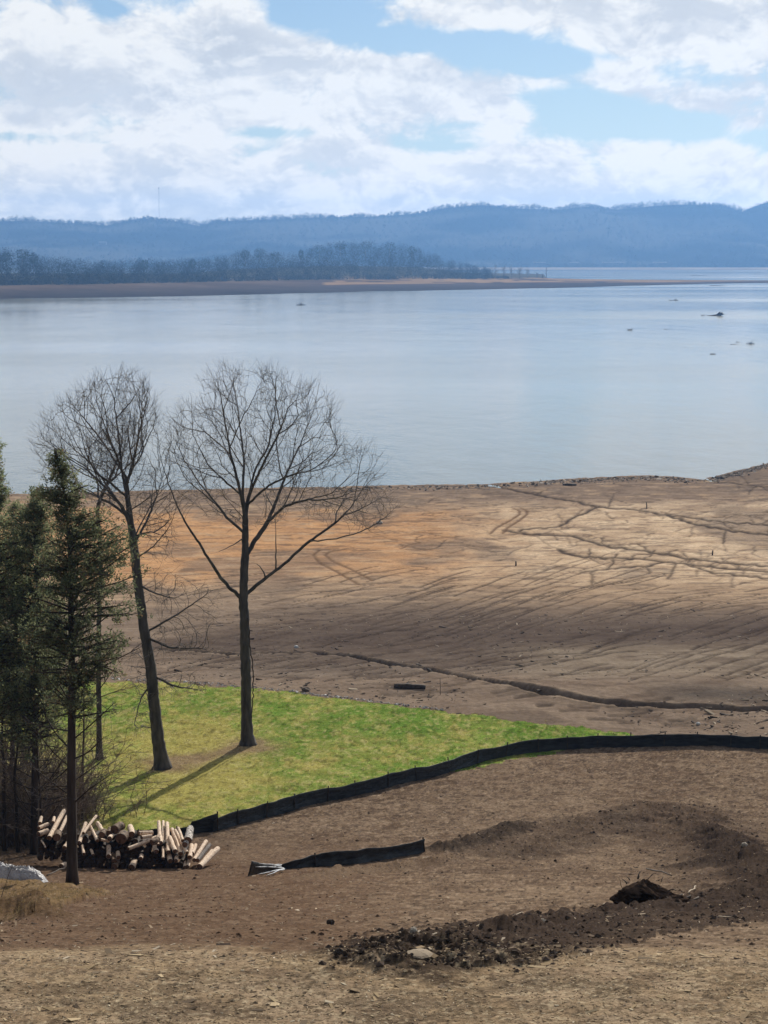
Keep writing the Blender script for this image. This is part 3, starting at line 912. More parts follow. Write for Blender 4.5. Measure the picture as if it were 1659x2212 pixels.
class Skel:
    """tree skeleton: guide limbs, then growth towards attraction points"""
    def __init__(self, step):
        self.p, self.par, self.step, self.floor = [], [], step, {}

    def add(self, q, parent):
        self.p.append(Vector(q)); self.par.append(parent); return len(self.p) - 1

    def limb(self, pts, wig=0.0, r0=0.0):
        pts = smooth_pts(resample(pts, self.step), 3)
        if self.p:
            d = [(q - pts[0]).length_squared for q in self.p]
            last = int(np.argmin(d))
            off = self.p[last] - pts[0]; m = len(pts)
            pts = [q + off * (1 - i / m) for i, q in enumerate(pts)]
        else:
            last = self.add(pts[0], -1)
        for i_, q in enumerate(pts[1:]):
            self.floor[len(self.p)] = r0 * (1 - i_ / len(pts)) ** .9
            q = q + Vector((random.gauss(0, wig), random.gauss(0, wig), random.gauss(0, wig)))
            last = self.add(q, last)
        return last

    def colonize(self, att, di, dk, iters, up=0.16, inertia=0.85, jit=0.10, minv=None):
        att = [Vector(a) for a in att]
        grow_from = minv or 0
        for it in range(iters):
            kd = kdtree.KDTree(len(self.p))
            for i in range(grow_from, len(self.p)): kd.insert(self.p[i], i)
            kd.balance()
            acc = {}; keep = []
            for a in att:
                co, i, d = kd.find(a)
                if d < dk: continue
                keep.append(a)
                if d < di:
                    acc.setdefault(i, Vector((0, 0, 0)))
                    acc[i] += (a - co) / d
            att = keep
            if not acc: break
            new = 0
            for i, dvec in acc.items():
                if dvec.length < 1e-6: continue
                dvec.normalize()
                pr = self.par[i]
                pd = (self.p[i] - self.p[pr]).normalized() if pr >= 0 else Vector((0, 0, 1))
                dd = dvec + pd * inertia + Vector((random.gauss(0, jit), random.gauss(0, jit), random.gauss(0, jit) + up))
                dd.normalize()
                q = self.p[i] + dd * self.step
                co, j, d = kd.find(q)
                if d < self.step * 0.45: continue
                self.add(q, i); new += 1
            if not new: break

    def finish(self, tip, power, rmax):
        n = len(self.p)
        ch = [[] for _ in range(n)]
        for i, q in enumerate(self.par):
            if q >= 0: ch[q].append(i)
        r = [0.0] * n
        for i in range(n - 1, -1, -1):
            pass
        order = sorted(range(n), key=lambda i: self.depth(i))
        for i in reversed(order):
            r[i] = max(tip, sum(r[c] ** power for c in ch[i]) ** (1 / power)) if ch[i] else tip
        k = rmax / r[order[0]]
        e = 1.0
        r = [tip + (a - tip) * (rmax - tip) / max(1e-6, r[order[0]] - tip) for a in r]
        r = [max(a, self.floor.get(i, 0)) for i, a in enumerate(r)]
        z0 = self.p[order[0]].z; z1 = max(q.z for q in self.p)
        r = [max(tip, a * (1 - .34 * min(1, max(0, (q.z - z0) / (z1 - z0)) * 1.3))) for a, q in zip(r, self.p)]
        return ch, r

    def depth(self, i):
        if not hasattr(self, "_d") or len(self._d) != len(self.p):
            self._d = [0] * len(self.p)
            for k in range(len(self.p)):
                self._d[k] = 0 if self.par[k] < 0 else self._d[self.par[k]] + 1
        return self._d[i]

    def meshes(self, tip, power, rmax, split, twigs=0, twig_len=0.5, twig_r=0.006, flare=1.8, twig_lim=None, droop=0.0):
        """thick wood and fine wood as two meshes"""
        ch, r = self.finish(tip, power, rmax)
        thick, thin = MB(), MB()
        heads = [0] if self.par[0] < 0 else []
        done = set(); stack = [(0, None)]
        while stack:
            i, frm = stack.pop()
            pts, rs = ([self.p[frm]], [min(r[frm], r[i] * 1.15)]) if frm is not None else ([], [])
            cur = i
            while True:
                pts.append(self.p[cur]); rs.append(r[cur])
                if not ch[cur]: break
                big = max(ch[cur], key=lambda c: r[c])
                for c in ch[cur]:
                    if c != big: stack.append((c, cur))
                cur = big
            if frm is None:
                rs = [a * (1 + (flare - 1) * math.exp(-k * self.step / 0.42)) for k, a in enumerate(rs)]
            cutk = next((k for k, a in enumerate(rs) if a < split), len(rs))
            if cutk >= 2: thick.tube(pts[:cutk + 1], rs[:cutk + 1], 9 if rs[0] > .1 else 7, cap=True, rough=0.05)
            if cutk < len(rs) - 1:
                k0 = max(0, cutk if cutk >= 2 else 0)
                thin.tube(pts[k0:], rs[k0:], 4, cap=False)
        if twigs:
            for i in range(len(self.p)):
                if r[i] > (twig_lim or tip * 2.2): continue
                nt_ = twigs if not ch[i] else (1 if random.random() < 0.5 else 0)
                pr = self.par[i]
                d0 = (self.p[i] - self.p[pr]).normalized()
                for _ in range(nt_):
                    out = (self.p[i] - self.center).normalized()
                    d = (d0 * .7 + out * .75 + Vector((random.gauss(0, .34), random.gauss(0, .34), random.gauss(0.22, .28)))).normalized()
                    l = twig_len * random.uniform(.3, 1.15)
                    a = self.p[i]; m = a + d * l * .5; e = a + d * l + Vector((random.gauss(0, .05), random.gauss(0, .05), .07))
                    thin.tube([a, m, e], [twig_r, twig_r * .85, twig_r * .55], 3, cap=False)
                    if random.random() < .5:
                        d2 = (d + Vector((random.gauss(0, .5), random.gauss(0, .5), random.gauss(.1, .4)))).normalized()
                        thin.tube([m, m + d2 * l * .55], [twig_r * .8, twig_r * .5], 3, cap=False)
        return thick, thin


def in_poly(poly, n):
    poly = np.array(poly, float); lo, hi = poly.min(0), poly.max(0); out = []
    while len(out) < n:
        x, y = RNG.uniform(lo[0], hi[0]), RNG.uniform(lo[1], hi[1])
        c = False; j = len(poly) - 1
        for i in range(len(poly)):
            if (poly[i, 1] > y) != (poly[j, 1] > y) and x < (poly[j, 0] - poly[i, 0]) * (y - poly[i, 1]) / (poly[j, 1] - poly[i, 1]) + poly[i, 0]: c = not c
            j = i
        if c: out.append((x, y))
    return out


def Q(*pts):
    """crop pixels used while measuring the two bare trees -> photograph pixels"""
    return [(x * .5229, 759 + y * .5229) for x, y in pts]


def bare_tree(label, Y0, trunk, limbs, crown, natt, depth, rmax, name="bare_tree", di=1.0, dk=.28, step=.20, twigs=1, extra_att=None, tip=.0068, power=2.25, wig=.012):
    base = gp(*trunk[0]); base.z -= .08
    root = empty(name, base); tag(root, label, "tree")
    sk = Skel(step)
    tr = chain_world(trunk, base.y); tr[0] = base.copy()
    sk.limb(tr, wig)
    spans = []
    for uv, k, *c in limbs:
        n_0 = len(sk.p); sk.limb(chain_world(uv, base.y, k, curve=(c[0] if c else 0)), wig, .115 if len(uv) > 8 else .085 if len(uv) > 5 else .05); spans.append((n_0, len(sk.p)))
    spans.append((len(tr) * 6, spans[0][0]))
    cen = at(np.mean([p[0] for p in crown]), np.mean([p[1] for p in crown]) + 120, base.y)
    cp = np.array(crown, float)

    def in_crown(q):
        u, v = project(q.x, q.y, q.z); c_ = False; j = len(cp) - 1
        for i in range(len(cp)):
            if (cp[i, 1] > v) != (cp[j, 1] > v) and u < (cp[j, 0] - cp[i, 0]) * (v - cp[i, 1]) / (cp[j, 1] - cp[i, 1]) + cp[i, 0]: c_ = not c_
            j = i
        return c_ and abs(q.y - base.y) < depth
    second = []
    for a, b in spans:                                           # second and third order boughs off every limb
        i = a + int((b - a) * .22)
        while i < b - 3:
            second.append((i, random.uniform(1.2, 3.0) * (1.15 - .6 * (i - a) / max(1, b - a)), 0)); i += random.randint(2, 4)
    while second:
        i, L, order = second.pop(0)
        d = (sk.p[i] - sk.p[sk.par[i]]).normalized(); out = (sk.p[i] - cen).normalized()
        side = d.cross(Vector((random.gauss(0, 1), random.gauss(0, 1), random.gauss(0, 1)))).normalized()
        d = (d * random.uniform(.5, .9) + side * random.uniform(.6, .95) + out * .25).normalized()
        last = i; n_ = int(L / step); st = []
        for k in range(n_):
            d = (d + out * .05 + Vector((random.gauss(0, .07), random.gauss(0, .07), .045 + random.gauss(0, .05)))).normalized()
            q = sk.p[last] + d * step
            if not in_crown(q): break
            last = sk.add(q, last); st.append(last)
        if order < 1:
            for k in range(3, len(st), random.randint(3, 5)): second.append((st[k], L * random.uniform(.35, .6), 1))
    first = sum(1 for q in sk.p if q.z < base.z + 4.0 and False)
    cu = np.mean([p[0] for p in crown]); hw = (max(p[0] for p in crown) - min(p[0] for p in crown)) / 2
    att = []
    for u, v in in_poly(crown, natt):
        if float(fbm(np.array(u * .022), np.array(v * .022), 2, 501)) < .37: continue
        f = math.sqrt(max(0.05, 1 - ((u - cu) / hw) ** 2))
        att.append(at(u, v, base.y + RNG.uniform(-1, 1) * depth * f))
    for a in (extra_att or []): att.append(a)
    sk.colonize(att, di, dk, 90)
    sk.center = at(cu, np.mean([p[1] for p in crown]) + 130, base.y)
    thick, thin = sk.meshes(tip, power, rmax, .045, twigs, .72, .0052)
    thick.build("trunk", M_BARK, root)
    thin.build("crown", M_TWIG, root)
    return root


crown2 = Q((640, 330), (690, 220), (760, 150), (850, 90), (950, 50), (1050, 65), (1120, 40), (1220, 85), (1330, 105), (1390, 200), (1410, 260), (1400, 350), (1450, 400), (1540, 400), (1600, 460), (1590, 540),
           (1655, 610), (1640, 690), (1560, 760), (1440, 740), (1330, 700), (1250, 720), (1150, 740), (1080, 760), (940, 740), (850, 700), (760, 640), (680, 620), (625, 480))
bare_tree("tall forked bare tree standing alone in the middle of the lawn, nearest the mulch patch", 93,
          [(536, 1611)] + Q((1018, 1500), (1014, 1300), (1010, 1090), (1004, 1030), (1012, 850), (1015, 700), (1003, 600)),
          [(Q((1000, 1025), (930, 960), (880, 890), (820, 790), (760, 700), (735, 650), (700, 560), (665, 450), (650, 340)), -.25),
           (Q((1025, 1005), (1100, 940), (1180, 880), (1250, 815), (1300, 770), (1390, 710), (1450, 650), (1490, 590), (1540, 480)), .25),
           (Q((1290, 785), (1400, 775), (1500, 745), (1580, 700), (1640, 640)), -.2),
           (Q((1022, 850), (1060, 780), (1110, 710), (1150, 610), (1190, 500), (1250, 370), (1300, 230), (1320, 130)), .35),
           (Q((1110, 710), (1180, 640), (1280, 610), (1400, 580), (1460, 530)), -.4),
           (Q((1005, 755), (930, 690), (880, 620), (830, 560), (760, 450), (720, 360)), .45),
           (Q((1008, 690), (985, 560), (950, 430), (930, 300), (900, 130)), -.35),
           (Q((1016, 690), (1030, 610), (1060, 480), (1110, 400), (1140, 250), (1140, 90)), .15),
           (Q((990, 580), (1000, 440), (980, 250), (960, 90)), .5),
           (Q((1035, 645), (1120, 560), (1220, 510), (1330, 490), (1420, 450)), -.5),
           (Q((985, 610), (900, 530), (850, 480), (790, 350), (790, 190)), -.5),
           (Q((1040, 590), (1090, 470), (1160, 330), (1210, 180)), -.6),
           (Q((1150, 890), (1145, 780), (1140, 690)), .1),
           (Q((1100, 945), (1090, 900), (1060, 880)), .3),
           (Q((1005, 770), (960, 800), (900, 830)), -.5)],
          [(830 + (u - 590 - 240) * .97 if False else 590 + (u - 590) * .96, 1000 + (v - 1000) * .93) for u, v in crown2], 4300, 4.2, .27)

root2 = bpy.data.objects["bare_tree"]
for uvv in ([(527, 1618), (524, 1580), (527, 1530), (525, 1490)], [(536, 1335), (541, 1400), (547, 1450), (546, 1510), (543, 1550)]):
    mb = MB(); q = smooth_pts(resample(chain_world(uvv, root2.location.y - .28), .15), 1)
    mb.tube([p + Vector((random.gauss(0, .02), random.gauss(0, .02), 0)) for p in q], [.028] * len(q), 5); mb.build("vine", M_CEDARBARK, root2)
crown1 = Q((110, 390), (160, 300), (200, 240), (290, 165), (380, 105), (490, 70), (560, 75), (620, 115), (645, 200), (665, 330), (700, 420), (725, 540), (730, 680), (690, 790), (620, 820), (570, 720), (500, 690), (420, 680), (330, 640), (240, 560), (150, 500))
low1 = []
Y1 = gp(350, 1660).y
for (u0, v0, u1_, v1_, n_) in ((590, 720, 720, 860, 160), (600, 900, 760, 1050, 160), (640, 1130, 860, 1250, 220), (650, 1330, 840, 1420, 200), (545, 1370, 625, 1580, 150), (520, 1230, 620, 1380, 120), (640, 960, 900, 1150, 120)):
    for _ in range(n_):
        u, v = Q((random.uniform(u0, u1_), random.uniform(v0, v1_)))[0]
        low1.append(at(u, v, Y1 + random.uniform(-1.5, 1.5)))
bare_tree("leaning bare tree with drooping lower twigs, between the cedars and the forked tree", 88,
          [(350, 1660)] + Q((640, 1500), (620, 1280), (600, 1180), (575, 1000), (560, 860), (548, 760), (530, 640), (520, 520)),
          [(Q((545, 745), (515, 660), (460, 580), (380, 470), (280, 380), (190, 300)), -.2),
           (Q((532, 640), (505, 500), (490, 350), (470, 200), (500, 85)), .3),
           (Q((525, 560), (555, 450), (585, 300), (590, 130)), -.35),
           (Q((525, 540), (600, 400), (640, 300), (645, 200)), .3),
           (Q((550, 780), (590, 700), (640, 610), (700, 540)), .2),
           (Q((500, 640), (430, 560), (350, 480), (240, 420)), .5),
           (Q((500, 480), (420, 360), (330, 250), (280, 190)), .45),
           (Q((505, 500), (440, 330), (400, 220), (390, 130)), -.5),
           (Q((536, 700), (470, 640), (390, 600), (300, 560), (200, 480)), .35),
           (Q((520, 600), (440, 530), (330, 460), (220, 390), (140, 380)), -.45),
           (Q((548, 800), (610, 690), (660, 560), (690, 440)), .45),
           (Q((555, 850), (630, 800), (700, 720), (730, 640)), -.3),
           (Q((560, 770), (620, 745), (700, 770)), -.4),
           (Q((578, 960), (650, 1000), (720, 1020)), -.4),
           (Q((600, 1180), (700, 1225), (850, 1230)), -.3),
           (Q((602, 1170), (750, 1080), (880, 985)), .2),
           (Q((640, 1340), (720, 1385), (830, 1400)), -.2),
           (Q((630, 1370), (580, 1430), (555, 1540)), -.3)],
          [(235 + (u - 235) * .96, 1000 + (v - 1000) * .92) for u, v in crown1], 3500, 3.6, .29, extra_att=low1)
bare_tree("slender bare tree behind the cedars, its trunk bent to the right", 90, [(215, 1640), (212, 1400), (218, 1200)] + Q((400, 640), (440, 555), (480, 470)),
          [(Q((440, 555), (520, 480), (590, 420)), .4), (Q((420, 600), (350, 560), (280, 540)), -.3), (Q((470, 490), (500, 400), (510, 300)), .2)],
          Q((330, 480), (400, 350), (520, 260), (600, 380), (560, 480), (460, 520)), 900, 2.0, .13, twigs=2)


def cedar(label, base_uv, top_uv, trunk_uv, prof, nb, rmax, seed, dens=1.0, dead=(), tint=1.0):
    """prof: list of (pixel row, left reach px, right reach px)"""
    random.seed(seed)
    rng = np.random.default_rng(seed)
    base = gp(*base_uv); base.z -= .08
    Y0 = base.y
    root = empty("cedar_tree", base); tag(root, label, "tree", None)
    tr = smooth_pts(resample(chain_world([base_uv] + trunk_uv + [top_uv], Y0), .4), 2); tr[0] = base.copy()
    mbt = MB(); m = len(tr)
    mbt.tube(tr, [rmax * ((1 - i / m) ** .8 * .92 + .06) * (1 + .35 * math.exp(-i * .4 / .3)) for i in range(m)], 9, rough=.06)
    mpp = Y0 / F / .985
    rows = np.array([p[0] for p in prof], float); lefts = np.array([p[1] for p in prof]) * mpp; rights = np.array([p[2] for p in prof]) * mpp
    zr = np.array([at(CU, r, Y0).z for r in rows])
    o = np.argsort(zr); zr, lefts, rights = zr[o], lefts[o], rights[o]
    tz = np.array([p.z for p in tr]); txx = np.array([p.x for p in tr]); tyy = np.array([p.y for p in tr])
    sp = []
    mbr = MB()
    for b in range(nb):
        z = zr[0] + (zr[-1] - zr[0]) * rng.uniform() ** .85
        az = rng.uniform(0, 2 * math.pi)
        cx = math.cos(az)
        reach = np.interp(z, zr, rights if cx > 0 else lefts) * rng.uniform(.42, 1.1) * (1 if rng.uniform() > .12 else 1.18)
        if reach < .1: continue
        st = Vector((np.interp(z - reach * .4, tz, txx), np.interp(z - reach * .4, tz, tyy), z - reach * .4))
        if st.z < base.z + .5: st.z = base.z + .5
        dr = Vector((math.cos(az), math.sin(az), rng.uniform(.1, .55))).normalized()
        pts = [st]; ns = max(3, int(reach / .28))
        for i in range(ns):
            dr = (dr + Vector((rng.normal(0, .12), rng.normal(0, .12), rng.normal(.0, .10)))).normalized()
            pts.append(pts[-1] + dr * (reach * 1.08 / ns))
        mbr.tube(pts, [.03 * (1 - i / (len(pts) + .5)) * min(1, reach) + .006 for i in range(len(pts))], 4, cap=False)
        for i in range(1, len(pts)):
            f = i / (len(pts) - 1)
            if f < .28: continue
            for _ in range(int(rng.poisson(5.2 * dens * (.5 + .8 * f) * min(1, .35 + .5 * reach)))):
                sp.append((pts[i] + Vector(rng.normal(0, .085 + .02 * reach, 3)) , dr))
    for (u0, v0, u1_, v1_, k) in dead:                          # bare lower limbs
        p = chain_world([(u0, v0), ((u0 + u1_) / 2 + random.uniform(-6, 6), (v0 + v1_) / 2 + random.uniform(-8, 12)), (u1_, v1_)], Y0, k)
        p = smooth_pts(resample(p, .25), 2)
        L = len(p)
        mbr.tube(p, [.022 * (1 - i / (L + 1)) + .005 for i in range(L)], 4, cap=False)
        for i in range(1, L):
            for _ in range(random.choice((1, 2, 3))):
                d = (p[i] - p[i - 1]).normalized() + Vector((random.gauss(0, .7), random.gauss(0, .7), random.gauss(-.1, .6)))
                l = random.uniform(.15, .7)
                a = p[i]; e = a + d.normalized() * l; mid = a.lerp(e, .5) + Vector((0, 0, random.uniform(-.05, .06)))
                mbr.tube([a, mid, e], [.008, .006, .004], 3, cap=False)
                if random.random() < .5:
                    e2 = mid + (d + Vector((random.gauss(0, .6), random.gauss(0, .6), random.gauss(0, .6)))).normalized() * l * .5
                    mbr.tube([mid, e2], [.006, .004], 3, cap=False)
    mbt.build("trunk", M_CEDARBARK, root)
    mbr.build("crown", M_CEDARBARK, root)
    # sprays: clusters of small scale-leaf blades
    n = len(sp); per = 9
    c = np.array([tuple(p) for p, _ in sp]); d = np.array([tuple(q) for _, q in sp])
    c = np.repeat(c, per, 0); d = np.repeat(d, per, 0)
    dirs = d * .45 + rng.normal(0, .75, c.shape) + np.array([0, 0, .12]); dirs /= np.linalg.norm(dirs, axis=1, keepdims=True)
    side = np.cross(dirs, rng.normal(0, 1, c.shape)); side /= np.linalg.norm(side, axis=1, keepdims=True) + 1e-9
    L = rng.uniform(.05, .15, len(c))[:, None]; w = rng.uniform(.009, .024, len(c))[:, None]
    a = c + rng.normal(0, .04, c.shape)
    V = np.stack([a, a + dirs * L * .55 + side * w, a + dirs * L, a + dirs * L * .55 - side * w], 1).reshape(-1, 3)
    tone = rng.uniform(0, 1, n) ** 1.5
    base_c = np.array([0.085, 0.110, 0.062]) * (1 - tone[:, None]) + np.array([0.24, 0.25, 0.135]) * tone[:, None]
    brown = (rng.uniform(0, 1, n) < .14)[:, None]
    base_c = np.where(brown, np.array([.17, .125, .07]) * rng.uniform(.6, 1.1, (n, 1)), base_c) * tint
    cc = np.repeat(np.repeat(base_c, per, 0) * rng.uniform(.7, 1.25, (n * per, 1)), 4, 0)
    me = mesh_np("foliage", V - np.array(root.location), np.arange(len(V)).reshape(-1, 4), False, cc)
    link("foliage", me, M_NEEDLE, root)
    return root


deadA = [(155, 1560, 250, 1440, .3), (155, 1600, 245, 1520, -.3), (155, 1620, 90, 1530, .3), (155, 1660, 80, 1580, -.2), (155, 1690, 225, 1640, .5), (155, 1740, 230, 1680, -.4), (155, 1720, 75, 1660, .4), (155, 1640, 215, 1600, -.6),
         (155, 1540, 260, 1490, .5), (155, 1700, 90, 1700, -.5), (155, 1520, 90, 1450, -.4), (155, 1500, 240, 1400, -.5), (155, 1580, 60, 1560, .6), (155, 1480, 300, 1400, .1), (155, 1650, 110, 1690, .2)]
cedar("nearest cedar, pointed, its bare lower trunk in front of the log pile", (156, 1908), (118, 968), [(154, 1700), (155, 1450), (152, 1200), (142, 1080)],
      [(965, 3, 4), (985, 12, 8), (1010, 30, 18), (1035, 36, 34), (1060, 62, 60), (1085, 34, 56), (1110, 24, 60), (1140, 36, 100), (1180, 60, 140), (1250, 80, 145), (1330, 95, 138), (1400, 100, 112), (1460, 90, 84), (1530, 60, 70)], 310, .165, 5, 1.0, deadA)
deadB = [(75, 1490 + 8 * i, 75 + random.choice((-1, 1)) * random.uniform(30, 85), 1470 + 8 * i + random.uniform(-70, 30), random.uniform(-.8, .8)) for i in range(42)]
deadD = [(25, 1480 + 9 * i, 25 + random.choice((-1, 1)) * random.uniform(30, 90), 1460 + 9 * i + random.uniform(-70, 30), random.uniform(-.8, .8)) for i in range(34)]
cedar("broad dense cedar just left of the nearest cedar, with a lower top", (74, 1845), (80, 1055), [(76, 1600), (78, 1300)],
      [(1055, 3, 5), (1075, 20, 16), (1100, 38, 28), (1130, 70, 42), (1220, 95, 60), (1320, 115, 85), (1420, 120, 90), (1500, 115, 85), (1590, 85, 55)], 420, .15, 6, 1.0, deadB, 1.5)
cedar("cedar cut off by the picture edge, its tip rising highest at the far left", (-30, 1850), (-22, 925), [(-18, 1500), (-14, 1150)],
      [(925, 3, 4), (960, 14, 14), (1000, 20, 20), (1040, 26, 30), (1080, 32, 26), (1150, 60, 55), (1250, 80, 80), (1350, 90, 90), (1450, 90, 80), (1550, 80, 70)], 360, .15, 8, 1.0, (), 1.5)
cedar("low bushy cedar filling the gap behind the two left cedars", (25, 1790), (35, 1090), [(28, 1500), (32, 1250)],
      [(1085, 5, 5), (1130, 40, 40), (1250, 70, 70), (1400, 80, 80), (1500, 80, 80), (1580, 50, 50)], 260, .12, 9, 1.0, deadD, 1.5)
random.seed(77)


def stem_tree(label, name, base_uv, top_uv, r, nside, cat="tree", reach=(.4, 1.3), mat=None, bend=.1, group=None):
    base = gp(*base_uv); base.z -= .05
    root = empty(name, base); tag(root, label, cat, group)
    top = at(*top_uv, base.y)
    pts = [base.lerp(top, i / 14) + Vector((random.gauss(0, bend), random.gauss(0, bend), 0)) * (i > 0) for i in range(15)]
    pts = smooth_pts(pts, 2)
    mt, mc = MB(), MB()
    mt.tube(pts, [r * (1 - .75 * i / 14) for i in range(15)], 7, rough=.05)
    for _ in range(nside):
        i = random.randint(3, 14)
        a = pts[i]
        az = random.uniform(0, 6.28); d = Vector((math.cos(az), math.sin(az), random.uniform(-.1, .8))).normalized()
        l = random.uniform(*reach) * (1.1 - .5 * i / 14)
        q = [a]
        for k in range(5):
            d = (d + Vector((random.gauss(0, .22), random.gauss(0, .22), random.gauss(0, .2)))).normalized(); q.append(q[-1] + d * l / 5)
        mc.tube(q, [.012, .010, .008, .007, .006, .004], 3, cap=False)
        for k in range(1, 6):
            for _ in range(2):
                e = q[k] + (d + Vector((random.gauss(0, .8), random.gauss(0, .8), random.gauss(0, .7)))).normalized() * random.uniform(.1, .4)
                mc.tube([q[k], e], [.006, .003], 3, cap=False)
    mt.build("trunk", mat or M_CEDARBARK, root); mc.build("crown", mat or M_TWIG, root)
    return root


stem_tree("thin straight sapling with few twigs just right of the nearest cedar's trunk", "sapling", (178, 1772), (182, 1330), .055, 16, bend=.04)
stem_tree("dead pole-like tree with broken twigs at the far left behind the white sheeting", "dead_tree", (10, 1840), (4, 1450), .09, 40)
stem_tree("dark bare stem between the white sheeting and the broad cedar's trunk", "dead_tree", (40, 1842), (36, 1470), .075, 40)
stem_tree("leaning thin stem just right of the broad cedar's trunk", "dead_tree", (92, 1850), (70, 1480), .05, 30)
stem_tree("short leaning twiggy sapling on the lawn edge right of the thin sapling", "sapling", (205, 1768), (222, 1640), .018, 10, reach=(.2, .6), bend=.03)


def brush(label, uv, w, h, n):
    base = gp(*uv); root = tag(empty("shrub", base), label, "shrub", "bare brushwood under the cedars")
    mb = MB()
    for _ in range(n):
        p = base + Vector((random.gauss(0, w), random.gauss(0, w * .6), 0)); p.z = float(gz(p.x, p.y))
        d = Vector((random.gauss(0, .3), random.gauss(0, .3), 1)).normalized(); l = h * random.uniform(.25, 1.1)
        q = [p]
        for k in range(6):
            d = (d + Vector((random.gauss(0, .25), random.gauss(0, .25), random.gauss(-.06, .15)))).normalized(); q.append(q[-1] + d * l / 6)
        mb.tube(q, [.016, .014, .012, .010, .009, .008, .006], 3, cap=False)
        for k in range(1, 7):
            for _ in range(3):
                dd = (d + Vector((random.gauss(0, .9), random.gauss(0, .9), random.gauss(0, .6)))).normalized(); ll = random.uniform(.1, .55)
                m = q[k] + dd * ll * .5 + Vector((random.gauss(0, .04), 0, random.gauss(0, .04)))
                mb.tube([q[k], m, q[k] + dd * ll], [.009, .007, .005], 3, cap=False)
    mb.build("stems", M_BRUSH, root, smooth=False)


brush("tangled bare brush at the far left edge behind the white sheeting", (-5, 1825), .9, 6.0, 220)
brush("tangled bare brush around the foot of the broad cedar", (60, 1815), .9, 6.2, 220)
brush("bare brush behind the left end of the log pile", (120, 1775), .9, 4.2, 150)
brush("low bare brush behind the log pile right of the thin sapling", (200, 1762), .9, 1.3, 30)

# ------------------------------------------------------------------ log pile
def wood(name, c1, c2, dark=(0.05, 0.035, 0.025), sc=9, amount=0.5, stretch=(1, 1, 1)):
    m, t, b = nt(name)
    tc = N(t, "ShaderNodeTexCoord"); mp = N(t, "ShaderNodeMapping"); mp.inputs["Scale"].default_value = stretch
    t.links.new(tc.outputs["Object"], mp.inputs[0])
    a = N(t, "ShaderNodeTexNoise"); a.inputs["Scale"].default_value = sc; a.inputs["Detail"].default_value = 6
    c = N(t, "ShaderNodeTexNoise"); c.inputs["Scale"].default_value = sc * 1.7; c.inputs["Detail"].default_value = 3
    t.links.new(mp.outputs[0], a.inputs["Vector"]); t.links.new(mp.outputs[0], c.inputs["Vector"])
    r = ramp(t, [(.3, c1), (.7, c2)]); t.links.new(a.outputs["Fac"], r.inputs[0])
    r2 = ramp(t, [(.60 - .14 * amount, (0, 0, 0)), (.72 - .1 * amount, (1, 1, 1))]); t.links.new(c.outputs["Fac"], r2.inputs[0])
    mx = N(t, "ShaderNodeMix", data_type='RGBA'); t.links.new(r2.outputs[0], mx.inputs[0]); t.links.new(r.outputs[0], mx.inputs[6]); mx.inputs[7].default_value = (*dark, 1)
    t.links.new(mx.outputs[2], b.inputs["Base Color"]); b.inputs["Roughness"].default_value = .8; b.inputs["Specular IOR Level"].default_value = .2
    bp = N(t, "ShaderNodeBump"); bp.inputs["Distance"].default_value = .01; t.links.new(a.outputs["Fac"], bp.inputs["Height"]); t.links.new(bp.outputs[0], b.inputs["Normal"])
    return m


M_LOG = wood("peeled_log", (0.66, 0.48, 0.34), (0.84, 0.68, 0.52), (0.28, 0.165, 0.10), 9, .35)
M_LOGDARK = wood("pine_bark_log", (0.13, 0.085, 0.055), (0.27, 0.18, 0.115), (0.04, 0.028, 0.02), 9, .9)
M_LOGGREY = wood("grey_bark_log", (0.12, 0.10, 0.085), (0.26, 0.22, 0.19), (0.05, 0.04, 0.035), 14, .9)
M_LOGWHITE = wood("mottled_white_log", (0.50, 0.45, 0.40), (0.68, 0.62, 0.56), (0.05, 0.04, 0.035), 8, 1.0)
M_CUT = wood("cut_end_wood", (0.12, 0.065, 0.038), (0.23, 0.13, 0.078), (0.06, 0.035, 0.02), 7, .5)
M_LOGHEART = wood('shade_painted_log', (0.035, 0.024, 0.017), (0.085, 0.058, 0.04), (0.02, 0.014, 0.01), 9, .9)  # inner shade of the pile darkened into log and cut-end colours
M_CUTD = wood('shade_painted_end', (0.05, 0.03, 0.02), (0.11, 0.07, 0.045), (0.03, 0.02, 0.015), 7, .5)
M_PLANK = wood("weathered_plank", (0.22, 0.18, 0.13), (0.36, 0.30, 0.22), (0.1, 0.08, 0.06), 9, .4)


def X4(x, y): return 54.2 + x * .2614, 1724 + y * .2614


LOGG = "cut logs in the pile"


def make_log(label, a, b, r, mat, group=LOGG, bend=0.0, name="log"):
    a, b = Vector(a), Vector(b)
    mid = (a + b) / 2
    root = empty(name, a); tag(root, label, name, group)
    n = 9; mb = MB()
    d = (b - a); side = d.cross(Vector((0, 0, 1)))
    side = side.normalized() if side.length > 1e-6 else Vector((1, 0, 0))
    pts = [a + d * (i / (n - 1)) + side * (math.sin(math.pi * i / (n - 1)) * bend) + Vector((random.gauss(0, r * .05),) * 3) * (0 < i < n - 1) for i in range(n)]
    tp = random.uniform(.82, 1.0)
    mb.tube(pts, [r * (1 - (1 - tp) * i / (n - 1)) * random.uniform(.95, 1.06) for i in range(n)], 12, cap=False, rough=.05)
    mb.build("bark", mat, root)
    for e, (p, q, rr) in enumerate(((pts[0], pts[1], r), (pts[-1], pts[-2], r * tp))):
        ax = (p - q).normalized(); m2 = MB()
        m2.tube([p - ax * .012, p + ax * .006], [rr * .93, rr * .90], 12)
        m2.build("cut_end", M_CUTD if mat is M_LOGHEART else M_CUT, root, smooth=False)
    return root


